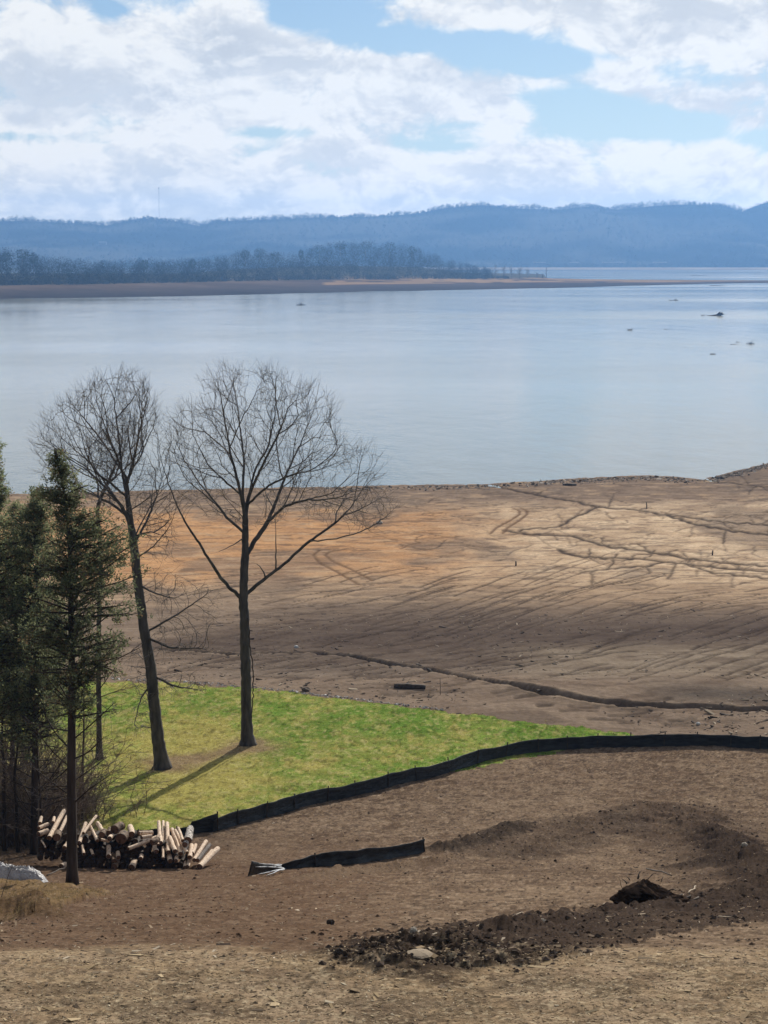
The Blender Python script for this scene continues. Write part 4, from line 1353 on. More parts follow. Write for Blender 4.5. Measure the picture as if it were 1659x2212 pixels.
# visible logs: label, lower end, upper end (measuring crop pixels), diameter px, lower depth, tilt depth, material
VL = [
    ("fat pale log leaning steeply at the pile's left end, left of the nearest cedar's trunk", (200, 330), (322, 105), 44, 0.2, M_LOG),
    ("round dark sawn butt beside the foot of the fat leaning log", (262, 325), (275, 285), 70, 0.1, M_LOGDARK),
    ("slim pale log leaning between the fat log and the nearest cedar's trunk", (283, 285), (345, 152), 30, 0.6, M_LOG),
    ("short pale log stub upright at the pile's top left corner", (122, 210), (135, 158), 32, 1.2, M_LOG),
    ("pale log lying level at the pile's left end, upper of two", (112, 248), (190, 215), 36, .9, M_LOG),
    ("pale log lying level at the pile's left end, lower of two", (112, 298), (188, 272), 46, .6, M_LOG),
    ("pale log half hidden behind the nearest cedar's trunk on its left side", (325, 412), (380, 340), 42, .2, M_LOG),
    ("narrow split stick leaning left at the pile's left end", (172, 412), (135, 350), 14, .1, M_LOG),
    ("small pale stub showing behind the fat leaning log", (230, 200), (240, 160), 28, 1.4, M_LOG),
    ("pale log leaning just right of the nearest cedar's trunk", (448, 368), (500, 208), 34, .3, M_LOG),
    ("thin pale log crossing over the one right of the cedar's trunk, reaching highest there", (482, 290), (588, 148), 26, .9, M_LOG),
    ("pale log leaning left, its foot right of the two crossed logs", (597, 352), (540, 232), 30, .4, M_LOG),
    ("pale chunk on top of the pile left of its middle", (640, 275), (598, 205), 40, 1.1, M_LOG),
    ("dark butt high in the pile, left of the brown disc, bark lit above", (632, 305), (655, 275), 58, .7, M_LOGDARK),
    ("dark butt end high in the pile just left of the tallest bark covered butt", (690, 290), (700, 255), 50, 1.0, M_LOGDARK),
    ("short pale piece lying flat below the two high dark butts", (622, 342), (690, 356), 24, .3, M_LOG),
    ("small butt with a pale lit rim left of the large brown disc", (697, 335), (712, 315), 42, .3, M_LOG),
    ("largest brown sawn disc in the middle of the pile", (792, 338), (815, 300), 104, .2, M_LOGDARK),
    ("thick dark butt at the top of the pile above the largest disc", (740, 262), (800, 225), 84, 1.0, M_LOGDARK),
    ("stubby lit log on top of the pile right of the largest disc", (880, 300), (868, 235), 56, .9, M_LOG),
    ("reddish log lying level on the pile top, upper of two right of the middle", (940, 290), (1052, 286), 40, 1.1, M_LOG),
    ("shorter log lying level under the reddish one on the pile top", (962, 326), (1045, 312), 34, .8, M_LOG),
    ("long bent pale log slanting up to the right across the pile's middle", (852, 418), (1085, 322), 34, .15, M_LOG),
    ("dark butt end under the upper end of the long bent log", (1048, 368), (1092, 345), 54, .3, M_LOGDARK),
    ("slim short upright log left of the three tallest standing logs", (1100, 385), (1100, 308), 22, .3, M_LOG),
    ("left one of the three tall logs standing together right of the middle", (1122, 370), (1104, 196), 38, .5, M_LOG),
    ("thinnest and longest of the three tall logs standing together", (1141, 498), (1140, 194), 27, .1, M_LOG),
    ("right one of the three tall logs standing together", (1184, 448), (1172, 208), 40, .4, M_LOG),
    ("short thick log leaning against the right one of the three tall logs", (1240, 440), (1196, 325), 42, .2, M_LOG),
    ("pale log leaning left, first to the right of the three tall logs", (1284, 462), (1214, 258), 40, .3, M_LOG),
    ("slimmer log leaning left beside it, with its foot furthest right of the leaning ones", (1340, 452), (1240, 265), 30, .25, M_LOG),
    ("short slim log leaning left behind the mottled white log", (1302, 352), (1264, 248), 28, .8, M_LOG),
    ("mottled black and white log standing at the pile's right shoulder", (1345, 350), (1366, 252), 68, .8, M_LOGWHITE),
    ("second mottled piece just under the black and white log", (1320, 385), (1350, 325), 48, .6, M_LOGWHITE),
    ("pale log upright below the black and white log", (1360, 490), (1376, 390), 42, .3, M_LOG),
    ("pale log slanting right, uppermost of the three at the pile's right end", (1398, 512), (1495, 358), 36, .3, M_LOG),
    ("grey barked log slanting right between two pale ones at the right end", (1425, 515), (1525, 388), 38, .3, M_LOGGREY),
    ("thick pale log slanting right on the ground, the pile's rightmost log", (1442, 588), (1592, 430), 54, .0, M_LOG),
    ("thin pale log behind the rightmost thick log", (1470, 520), (1545, 430), 24, .5, M_LOG),
    ("pale stub behind the slanting logs at the right end", (1380, 460), (1410, 385), 36, .7, M_LOG),
    ("short pale log upright on the ground near the right end, left one of a pair", (1318, 590), (1322, 520), 26, .0, M_LOG),
    ("short pale log upright on the ground near the right end, right one of a pair", (1342, 600), (1358, 512), 36, .0, M_LOG),
    ("wedge of split pale wood under the dark butt right of the middle", (1085, 442), (1070, 392), 40, .2, M_LOG),
    ("pale topped short log upright below the largest disc's left side", (690, 482), (690, 402), 42, .1, M_LOG),
    ("pale topped butt low in the pile under the largest disc", (735, 525), (728, 470), 50, .05, M_LOGDARK),
    ("dark butt resting on the ground below the largest disc", (735, 585), (760, 535), 56, -.05, M_LOGDARK),
    ("short white topped piece right of the upright log under the largest disc", (772, 492), (766, 450), 38, .15, M_LOG),
    ("squat split piece on the ground in the front middle of the pile", (880, 575), (905, 525), 58, -.05, M_LOG),
    ("narrow short log upright right of the nearest cedar's trunk, low in the pile", (486, 462), (474, 392), 28, .1, M_LOG),
    ("small lit piece low in the pile midway between cedar trunk and largest disc", (562, 470), (545, 428), 24, .1, M_LOG),
    ("pale chunk on the ground at the left of the nearest cedar's foot", (300, 580), (360, 552), 54, -.05, M_LOG),
    ("two toned short log low in the pile right of the three tall logs", (1200, 520), (1190, 480), 44, .1, M_LOG),
    ("small pale butt low at the right, under the leaning logs", (1245, 520), (1250, 490), 36, .1, M_LOG),
    ("small lit chip of log low in the pile, right of the front middle piece", (955, 500), (962, 475), 36, .1, M_LOG),
]
YP = float(gp(*X4(760, 585)).y)
for lab, p, q, dpx, dep, mat in VL:
    (u0, v0), (u1_, v1_) = X4(*p), X4(*q)
    Yn = YP + dep * 1.0
    a = at(u0, v0, Yn)
    g = float(gz(a.x, a.y)) + .03
    Lpx = math.hypot(u1_ - u0, v1_ - v0); ln = Lpx * YP / F
    sa, sb = float(slope(v0)), float(slope(v1_))
    b = at(u1_, v1_, Yn + max(.3, (sa - sb) * Yn / (sb + .045)))
    r = dpx * .2614 * YP / F / 2
    if a.z < g + r * .5:
        sh = g + r * .5 - a.z; a.z += sh; b.z += sh * .5
    make_log(lab, a, b, r, mat, bend=(.03 if "bent" in lab else random.uniform(-.012, .012)))
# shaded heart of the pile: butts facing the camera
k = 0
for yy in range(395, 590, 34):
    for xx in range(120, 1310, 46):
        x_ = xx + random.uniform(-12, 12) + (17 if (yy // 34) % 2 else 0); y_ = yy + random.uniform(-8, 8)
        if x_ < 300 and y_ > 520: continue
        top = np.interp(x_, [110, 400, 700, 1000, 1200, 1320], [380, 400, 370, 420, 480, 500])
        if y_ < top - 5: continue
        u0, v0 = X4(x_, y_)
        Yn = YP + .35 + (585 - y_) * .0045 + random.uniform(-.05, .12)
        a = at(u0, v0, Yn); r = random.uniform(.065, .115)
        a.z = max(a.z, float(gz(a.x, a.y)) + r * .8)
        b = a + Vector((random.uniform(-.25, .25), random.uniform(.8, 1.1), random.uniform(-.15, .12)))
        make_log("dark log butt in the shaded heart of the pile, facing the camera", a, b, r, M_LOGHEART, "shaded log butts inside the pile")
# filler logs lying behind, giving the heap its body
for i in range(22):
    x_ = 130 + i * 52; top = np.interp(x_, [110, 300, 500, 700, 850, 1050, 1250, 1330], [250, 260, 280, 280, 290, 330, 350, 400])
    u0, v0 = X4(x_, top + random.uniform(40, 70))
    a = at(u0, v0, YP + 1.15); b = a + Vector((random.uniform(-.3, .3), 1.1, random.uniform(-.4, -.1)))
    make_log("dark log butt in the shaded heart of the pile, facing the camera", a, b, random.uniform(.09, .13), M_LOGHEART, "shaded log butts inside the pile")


def board(label, name, cat, p0, p1, w, t, mat, up=Vector((0, 0, 1))):
    p0, p1 = Vector(p0), Vector(p1); d = (p1 - p0); c = (p0 + p1) / 2
    s = d.cross(up).normalized(); n = s.cross(d).normalized()
    mb = MB(); mb.box(Vector((0, 0, 0)), d / 2, s * w / 2, n * t / 2)
    for v in mb.v: v += Vector((random.gauss(0, t * .12), random.gauss(0, t * .12), random.gauss(0, t * .12)))
    o = mb.build(name, mat, None, False, c)
    return tag(o, label, cat)


u0, v0 = X4(990, 583); u1_, v1_ = X4(1122, 438)
a = at(u0, v0, YP - .1); a.z = float(gz(a.x, a.y)) + .03
board("grey thin plank propped against the front of the log pile", "plank", "plank", a, at(u1_, v1_, YP + .25), .07, .025, M_PLANK, Vector((0, 1, 0)))

# ------------------------------------------------------------------ sticks, stones and other single finds
M_STICK = simple("dry_stick", (0.30, 0.235, 0.16), (0.48, 0.39, 0.28), 8, .8)
M_STICKD = simple("dark_stick", (0.045, 0.035, 0.028), (0.12, 0.095, 0.075), 8, .85)
M_STONE = simple("pale_stone", (0.34, 0.29, 0.22), (0.50, 0.44, 0.35), 9, .85, .006)
M_STONED = simple("brown_stone", (0.10, 0.075, 0.058), (0.20, 0.155, 0.12), 9, .85, .006)


def stick(label, uv0, uv1, r, mat=None, lift=.02, name="stick", z1=None, cat="stick"):
    a = gp(*uv0, lift)
    if z1 is None: b = gp(*uv1, lift + .03)
    else: b = at(uv1[0], uv1[1], a.y + z1)
    n = 6; pts = [a.lerp(b, i / (n - 1)) + Vector((random.gauss(0, .02), random.gauss(0, .02), abs(random.gauss(0, .015)))) * (0 < i < n - 1) for i in range(n)]
    mb = MB(); mb.tube(pts, [r * (1 - .4 * i / n) for i in range(n)], 6, rough=.15)
    return tag(mb.build(name, mat or M_STICK, None, True, a), label, cat)


def rock(label, uv, rx, ry, rz, mat, name="stone", cat="stone", seed=0, sink=.25):
    c = gp(*uv); rng = random.Random(seed)
    mb = MB(); nl, na = 6, 9
    mb.v.append(Vector((0, 0, rz)))
    for i in range(1, nl):
        for k in range(na):
            t, a = math.pi * i / nl, 2 * math.pi * k / na
            w = rng.uniform(.78, 1.15)
            mb.v.append(Vector((math.sin(t) * math.cos(a) * rx * w, math.sin(t) * math.sin(a) * ry * w, math.cos(t) * rz * rng.uniform(.85, 1.1))))
    mb.v.append(Vector((0, 0, -rz)))
    for k in range(na):
        mb.f.append((0, 1 + k, 1 + (k + 1) % na)); mb.f.append((len(mb.v) - 1, 1 + (nl - 2) * na + (k + 1) % na, 1 + (nl - 2) * na + k))
        for i in range(nl - 2):
            p, q = 1 + i * na + k, 1 + i * na + (k + 1) % na
            mb.f.append((p, p + na, q + na, q))
    me = bpy.data.meshes.new(name); me.from_pydata([tuple(v) for v in mb.v], [], mb.f); me.update()
    o = link(name, me, mat, None, c + Vector((0, 0, rz * (1 - 2 * sink))))
    return tag(o, label, cat)


stick("pale bent root sticking up from the left of the overturned stump", (1345, 1921), (1335, 1893), .014, z1=-.1)
stick("pale curved stick lying against the face of the overturned stump", (1418, 1942), (1406, 1918), .012, z1=.15, lift=.25)
stick("pale stick on the soil right below the overturned stump", (1365, 1967), (1397, 1952), .016)
stick("stick slanting right out of the soil beside the stump", (1448, 1960), (1476, 1943), .016, lift=.05)
stick("thick short pale stick right of the stump", (1486, 1942), (1503, 1928), .022, lift=.08)
stick("long pale stick lying level far right below the windrow's end", (1550, 1987), (1582, 1992), .016)
stick("thin pale twig standing near the right edge", (1617, 1957), (1612, 1928), .014, z1=.05)
stick("brown branch lying along the top of the stump's root plate", (1396, 1908), (1450, 1930), .022, M_STICKD, .42)
stick("long grey stick lying on the windrow left of the stump", (1105, 2007), (1000 + 170, 1992), .014)
stick("second grey stick crossing it on the windrow", (1080, 2018), (1130, 2000), .013)
stick("pale stick on the slope left of the stump", (1300, 1973), (1340, 1958), .013)
stick("pale stick lying flat on the slope in the lower left third", (855, 1847 + 180), (905, 2029), .012)
stick("pale twig lying on the bank by the white sheeting", (62, 1960), (112, 1940), .014)
stick("dark rod leaning in front of the white sheeting", (3, 1940), (29, 1868), .009, M_STICKD, z1=.05)
stick("greenish stick lying on the ground right of the nearest cedar's foot", X4(440, 560), X4(575, 524), .02, M_PLANK, .06)
stick("thin pole lying between white sheeting and the nearest cedar", X4(180, 645), X4(350, 590), .025, M_STICKD, .05)
stick("pale stick on the soil right of the log pile", (905, 1857), (925, 1853), .015)
board("orange split slab of wood on the windrow left of the stump", "wood_slab", "wood", gp(1205, 1992, .06), gp(1262, 1988, .08), .13, .04, wood("orange_wood", (0.42, 0.22, 0.10), (0.55, 0.32, 0.16)))
board("long pale splinter of wood on the knoll near the bottom, right of the middle", "wood_slab", "wood", gp(1010, 2188, .02), gp(1062, 2186, .02), .09, .02, M_LOG)
board("bluish white splinter of wood on the knoll near the bottom, left of the middle", "wood_slab", "wood", gp(700, 2165, .02), gp(735, 2168, .02), .05, .015, M_LOGWHITE)
board("long tan splinter of wood on the crest of the knoll", "wood_slab", "wood", gp(865, 2128, .02), gp(925, 2126, .02), .07, .02, M_LOG)
board("pale torn piece of wood on the knoll left of the middle", "wood_slab", "wood", gp(752, 2118, .02), gp(775, 2128, .02), .09, .03, M_LOG)
rock("pale flat slab of subsoil in front of the windrow's left end", (905, 2086), .17, .18, .035, simple('subsoil_slab', (0.25, 0.195, 0.135), (0.33, 0.26, 0.18), 12, .95, .01), seed=3, sink=.3)
rock("pale yellow block of stone on the windrow left of the orange slab", (1172, 2008 + 8), .07, .06, .06, M_STONE, seed=4)
rock("small pale stone on the crest left of the windrow", (893, 2060), .06, .05, .05, M_STONE, seed=5)
rock("dark square clod alone on the smooth slope left of the windrow", (714, 1998), .08, .06, .06, simple("dark_clod", (0.03, 0.024, 0.02), (0.06, 0.045, 0.035), 9, .9), "clod", "clod", 6)
rock("dark round clod at the left tip of the windrow", (732, 2075), .07, .06, .07, bpy.data.materials["dark_clod"], "clod", "clod", 7)
rock("brown stone on the mud just beyond the lawn's far edge", (660, 1492), .26, .2, .16, M_STONED, seed=8)
rock("white piece of litter on the dark mud slope right of the forked tree", (640, 1398), .16, .12, .12, simple("white_litter", (.6, .6, .58), (.75, .75, .72), 5, .7), "litter", "litter", 9)
rock("white stone on the grey mud at the right above the fence", (1508, 1563), .12, .1, .09, bpy.data.materials["white_litter"], seed=10)
rock("pale rock on the orange mud at the tip of the forked tree's lowest right branch", (820, 1132), .45, .35, .28, M_STONE, seed=12)
rock("large grey rock on the dark churned berm at the right edge", (1607, 1766 + 100), .12, .1, .09, M_STONE, seed=13)


def snag(label, uv, h, r, lean=0.05, Y=None, z=None, name="stake", cat="stake"):
    b = gp(*uv, -.1) if Y is None else Vector((at(*uv, Y).x, Y, z))
    top = b + Vector((random.gauss(0, lean) * h, random.gauss(0, lean) * h, h + .1))
    mb = MB(); mb.tube([b, b.lerp(top, .5) + Vector((random.gauss(0, .02), 0, 0)), top], [r, r * .9, r * .75], 6, rough=.1)
    return tag(mb.build(name, M_STICKD, None, True, b), label, cat)


snag("thin rusty stake standing in the mud between gully and lawn", (951, 1500), .92, .018)
snag("dark post stub on the tan mud flat left of the channels", (1114, 1222), .5, .10, name="post", cat="post")
snag("taller thin post on the mud flat by the upper channel", (1397, 1102), .95, .08, name="post", cat="post")
snag("small dark post on the mud flat near the right edge", (1539, 1199), .55, .10, name="post", cat="post")


def driftlog(label, uv0, uv1, r, lift=None):
    a, b = gp(*uv0), gp(*uv1); a.z += r * .6; b.z += r * .6
    n = 8; pts = [a.lerp(b, i / (n - 1)) + Vector((random.gauss(0, r * .15), random.gauss(0, r * .3), random.gauss(0, r * .12))) for i in range(n)]
    mb = MB(); mb.tube(pts, [r * (.55 + .45 * math.sin(math.pi * (i + .7) / (n + .4))) for i in range(n)], 7, rough=.15)
    return tag(mb.build("driftwood", M_STICKD, None, True, a), label, "driftwood")


driftlog("dark weathered log lying on the mud between gully and lawn", (851, 1486), (920, 1485), .16)
driftlog("thin dark log lying along the far side of the gully", (900, 1437), (938, 1444), .09)
driftlog("dark branch lying at the water's edge right of the middle", (1215, 1048), (1245, 1049), .2)

# overturned stump with its root plate
sb = gp(1392, 1968)
stump = tag(empty("tree_stump", sb), "overturned dark stump with a ragged root plate on the windrow at the right", "stump")
mb = MB(); nl, na = 26, 40
rng = random.Random(5)
for i in range(nl + 1):
    for k in range(na):
        t, a = math.pi * i / nl, 2 * math.pi * k / na
        w = 1 + .20 * math.sin(3 * a + 2 * t) + .9 * (float(fbm(np.array(a * 3.0), np.array(t * 4), 4, 311)) - .5) + rng.uniform(-.05, .05)
        mb.v.append(sb + Vector((math.sin(t) * math.cos(a) * (.60 if math.cos(a) < 0 else .72) * w, math.sin(t) * math.sin(a) * .40 * w, (.17 + math.cos(t) * .33) * (1 - .35 * max(0, math.cos(a)) ** 2) * (1 + .15 * math.sin(2 * a)) + rng.uniform(-.03, .03))))
for i in range(nl):
    for k in range(na):
        p, q = i * na + k, i * na + (k + 1) % na
        mb.f.append((p, p + na, q + na, q))
mb.build("root_ball", simple("damp_earth", (0.030, 0.021, 0.016), (0.095, 0.064, 0.046), 7, .95, .03, .0), stump, smooth=False)
mb = MB()
for _ in range(11):
    a = random.uniform(0, 6.28); e = random.uniform(-.1, 1.2)
    d = Vector((math.cos(a) * math.cos(e), math.sin(a) * math.cos(e) * .8, math.sin(e)))
    p = sb + Vector((d.x * .5, d.y * .36, .26 + d.z * .36)); l = random.uniform(.08, .26); q = [p]
    for k in range(4):
        d = (d + Vector((random.gauss(0, .35), random.gauss(0, .35), random.gauss(-.08, .3)))).normalized(); q.append(q[-1] + d * l / 4)
    mb.tube(q, [random.uniform(.008, .022) * (1 - i * .2) for i in range(5)], 5, cap=False)
mb.build("roots", M_STICKD, stump)
mb = MB()
for k in range(3):
    p = sb + Vector((.62 + .16 * k, .05 - .1 * k, .12)); mb.tube([p, p + Vector((.2, .16, .06))], [.035, .02], 6, rough=.2)
mb.build("broken_branches", M_STICKD, stump)

# white plastic sheeting bundle
tb = gp(38, 1902)
m_tarp = simple("white_plastic", (0.42, 0.41, 0.42), (0.62, 0.61, 0.61), 5, .5, .06, .4, 9)
mb = MB(); nx_, ny_ = 84, 40
rng = np.random.default_rng(4)
for i in range(nx_ + 1):
    for j in range(ny_ + 1):
        fx, fy = i / nx_ * 2 - 1, j / ny_ * 2 - 1
        X_ = fx * 1.0 - .15; Y_ = fy * .42
        prof = max(0, 1 - abs(fx) ** 2.6) ** .6 * max(0, 1 - abs(fy) ** 2.4) ** .6
        hN = float(fbm(np.array(fx * 2.3 + 5), np.array(fy * 2.0), 4, 201)); cr = abs(float(fbm(np.array(fx * 4 + fy * 2), np.array(fy * 4 - fx), 4, 205)) - .5)
        Z = prof * (.42 + .28 * hN + .35 * math.exp(-((fx + .75) / .4) ** 2)) - cr * .8 * prof - abs(float(fbm(np.array(fx * 9 + fy * 3), np.array(fy * 7 - fx * 2), 3, 209)) - .5) * .30 * prof
        p = tb + Vector((X_, Y_ + (hN - .5) * .3, 0)); p.z = float(gz(p.x, p.y)) + Z + .005
        mb.v.append(p)
for i in range(nx_):
    for j in range(ny_):
        q = i * (ny_ + 1) + j
        mb.f.append((q, q + ny_ + 1, q + ny_ + 2, q + 1))
tag(mb.build("plastic_sheet", m_tarp, None, True, tb), "crumpled bundle of white plastic sheeting on the ground at the left edge", "sheeting")

# ------------------------------------------------------------------ lake
def water_mat():
    m, t, b = nt("lake_water")
    b.inputs["Base Color"].default_value = (0.19, 0.178, 0.098, 1)
    b.inputs["Roughness"].default_value = 0.12
    b.inputs["IOR"].default_value = 1.28
    geo = N(t, "ShaderNodeNewGeometry")
    hs = []
    for sc, st, amp in ((0.9, (1, .5, 1), .040), (0.17, (1, .4, 1), .13), (.03, (1, .3, 1), .40)):
        mp = N(t, "ShaderNodeMapping"); mp.inputs["Scale"].default_value = st; mp.inputs["Rotation"].default_value = (0, 0, .3)
        t.links.new(geo.outputs["Position"], mp.inputs[0])
        n = N(t, "ShaderNodeTexNoise"); n.inputs["Scale"].default_value = sc; n.inputs["Detail"].default_value = 4
        t.links.new(mp.outputs[0], n.inputs["Vector"])
        mu = N(t, "ShaderNodeMath", operation='MULTIPLY'); mu.inputs[1].default_value = amp
        t.links.new(n.outputs["Fac"], mu.inputs[0]); hs.append(mu)
    ad = N(t, "ShaderNodeMath", operation='ADD'); ad2 = N(t, "ShaderNodeMath", operation='ADD')
    t.links.new(hs[0].outputs[0], ad.inputs[0]); t.links.new(hs[1].outputs[0], ad.inputs[1])
    t.links.new(ad.outputs[0], ad2.inputs[0]); t.links.new(hs[2].outputs[0], ad2.inputs[1])
    # wind lanes: calmer and rougher streaks
    mp = N(t, "ShaderNodeMapping"); mp.inputs["Scale"].default_value = (.0016, .006, 1); mp.inputs["Rotation"].default_value = (0, 0, .12)
    t.links.new(geo.outputs["Position"], mp.inputs[0])
    n = N(t, "ShaderNodeTexNoise"); n.inputs["Scale"].default_value = 1; n.inputs["Detail"].default_value = 5
    t.links.new(mp.outputs[0], n.inputs["Vector"])
    mr = N(t, "ShaderNodeMapRange"); mr.inputs[1].default_value = .35; mr.inputs[2].default_value = .65; mr.inputs[3].default_value = .7; mr.inputs[4].default_value = 1.0
    t.links.new(n.outputs["Fac"], mr.inputs[0])
    bp = N(t, "ShaderNodeBump"); bp.inputs["Distance"].default_value = 1.0
    t.links.new(mr.outputs[0], bp.inputs["Strength"]); t.links.new(ad2.outputs[0], bp.inputs["Height"])
    t.links.new(bp.outputs[0], b.inputs["Normal"])
    mr2 = N(t, "ShaderNodeMapRange"); mr2.inputs[1].default_value = .35; mr2.inputs[2].default_value = .65; mr2.inputs[3].default_value = .08; mr2.inputs[4].default_value = .14
    t.links.new(n.outputs["Fac"], mr2.inputs[0]); t.links.new(mr2.outputs[0], b.inputs["Roughness"])
    return m


xs = np.linspace(-3400, 3400, 35); ys = np.concatenate([np.linspace(240, 1500, 22), np.linspace(1600, 7600, 25)])
gx, gy = np.meshgrid(xs, ys)
id2 = np.arange(gx.size).reshape(gx.shape)
me = mesh_np("water", np.stack([gx, gy, 0 * gx], -1).reshape(-1, 3), np.stack([id2[:-1, :-1], id2[:-1, 1:], id2[1:, 1:], id2[1:, :-1]], -1).reshape(-1, 4))
o = link("water", me, water_mat()); tag(o, "calm silvery lake", None, None, "structure")

# ------------------------------------------------------------------ wooded point across the lake
def Yw(v): return H / float(slope(v))


M_BEACH = soil_mat("far_beach", .05, .3, .8, 1.2)
fr = [(-900, 652), (-300, 649), (0, 646), (200, 643), (400, 640), (600, 635), (800, 630), (1000, 626.5), (1180, 623), (1300, 620), (1420, 616.5), (1520, 613.5), (1659, 611.5), (1900, 610)]
bk = [(-900, 622), (-300, 620), (0, 618), (200, 615), (400, 611), (600, 607), (800, 604), (1000, 603), (1180, 601), (1300, 603.5), (1420, 605), (1520, 606), (1659, 607), (1900, 607)]
hz = [9, 9, 8, 8, 7.5, 7, 6.5, 5.5, 4.0, 2.0, 1.4, 1.0, .7, .5]
V = []; fs = []; cl = []
nS = 12; us = np.linspace(-900, 1900, 240)
for i, u in enumerate(us):
    vf = np.interp(u, [a for a, _ in fr], [b for _, b in fr]) + (float(vnoise(np.array(u * .02), np.array(.5), 3)) - .5) * 1.0
    vb = np.interp(u, [a for a, _ in bk], [b for _, b in bk])
    zb = float(np.interp(u, [a for a, _ in fr], hz))
    Yf = Yw(vf); Yb_ = (H - zb) / float(slope(vb))
    for j in range(nS + 6):
        if j <= nS:
            f = j / nS; Y = Yf + (Yb_ - Yf) * f; z = zb * (f ** .8) - .25 * (j == 0)
        else:
            Y = Yb_ + (j - nS) * 110; k = (j - nS)
            tot = np.interp(u, [0, 400, 520, 700, 900, 1000, 1180, 1300], [6, 4, 9, 13, 11, 3, 0.2, -0.5])
            z = zb + tot * math.sin(min(1, k / 4) * math.pi / 2) if u < 1180 else zb - zb * k * .5 - .3 * k
            if k == 6: z = -2
        x = at(u, vf, Yf).x / Yf * Y
        V.append((x, Y, z)); 
        nn_ = float(fbm(np.array(x * .012), np.array(Y * .02), 3, 301))
        c_ = C(.055, .042, .038) * (1 - f) + C(.13, .088, .06) * f if j <= nS else C(.09, .08, .05)
        if j <= nS and f > .55 and u > 700: c_ = C(.30, .19, .095) if nn_ > .42 else c_
        cl.append(c_ * (.8 + .4 * nn_))
m_ = nS + 6
for i in range(len(us) - 1):
    for j in range(m_ - 1):
        p = i * m_ + j; fs.append((p, p + m_, p + m_ + 1, p + 1))
me = mesh_np("peninsula_shore", np.array(V), np.array(fs)[:, ::-1], True, np.array(cl))
tag(link("peninsula_terrain", me, M_BEACH), "low tan beach and wooded point across the lake", None, None, "structure")


def crowns(name, cx, cy, cz, w, h, per, size, cols, label, kind="stuff", trunk=True, parent=None):
    """many loose crowns of small facets, one mesh"""
    n = len(cx)
    d = RNG.normal(0, 1, (n, per, 3)); d /= np.linalg.norm(d, axis=2, keepdims=True)
    rr = RNG.uniform(.25, 1, (n, per, 1)) ** .5
    q = d * rr * np.stack([w, w, h], 1)[:, None] * .5
    c = np.stack([cx, cy, cz + h * .55], 1)[:, None] + q
    s = (np.asarray(size) * .8 * np.ones(n))[:, None, None, None] * RNG.uniform(.5, 1.3, (n, per, 1, 1))
    V = c[:, :, None] + RNG.normal(0, 1, (n, per, 3, 3)) * s * np.array([1, 1, 1.1])
    cc = np.repeat((cols[:, None] * RNG.uniform(.7, 1.3, (n, per, 1))).reshape(-1, 3), 3, 0)
    V = V.reshape(-1, 3)
    if parent is not None: V = V - np.array(parent.location)
    me = mesh_np(name, V, np.arange(len(V)).reshape(-1, 3), False, cc)
    o = link(name, me, M_FARWOOD, parent)
    return tag(o, label, None, None, kind)


# outline of the wood on the point (tree tops)
ot = [(-600, 545), (-100, 546), (0, 541), (40, 536), (70, 545), (100, 553), (200, 565), (300, 562), (420, 560), (500, 553), (530, 541), (560, 540), (600, 546), (640, 550), (680, 531), (720, 525), (800, 523), (880, 530), (930, 545), (980, 566), (1040, 576), (1110, 586)]
otu, otv = [a for a, _ in ot], [b for _, b in ot]
ux = []; Yx = []; zx = []; hx = []
for row in range(9):
    f = row / 8
    m = 420
    u = RNG.uniform(-600, 1060, m)
    vb = np.interp(u, [a for a, _ in bk], [b for _, b in bk])
    zb = np.interp(u, [a for a, _ in fr], hz)
    Yb_ = (H - zb) / slope(vb) + 25 + 520 * f
    vt = np.interp(u, otu, otv) + np.abs(RNG.normal(0, 1.6, m))
    vtop = vb - (vb - vt) * (0.30 + .70 * f) * RNG.uniform(.92, 1.0, m)
    ztop = H - slope(vtop) * Yb_
    hh = RNG.uniform(11, 17, m) * np.interp(u, [900, 1060], [1, .6])
    ux.append((u - CU) / F * Yb_ / .992); Yx.append(Yb_); zx.append(ztop - hh); hx.append(hh)
ux, Yx, zx, hx = map(np.concatenate, (ux, Yx, zx, hx))
ww = hx * RNG.uniform(.5, .8, len(hx))
cw = pick([(0.040, 0.033, 0.029), (0.052, 0.043, 0.036), (0.022, 0.027, 0.018), (0.03, 0.027, 0.023)], len(hx), [.34, .26, .2, .2])
crowns("far_woods", ux, Yx, np.minimum(zx, zx), ww * 1.2, hx * 1.3, 110, .42, cw * .5, "bare grey woodland massed on the point across the lake")
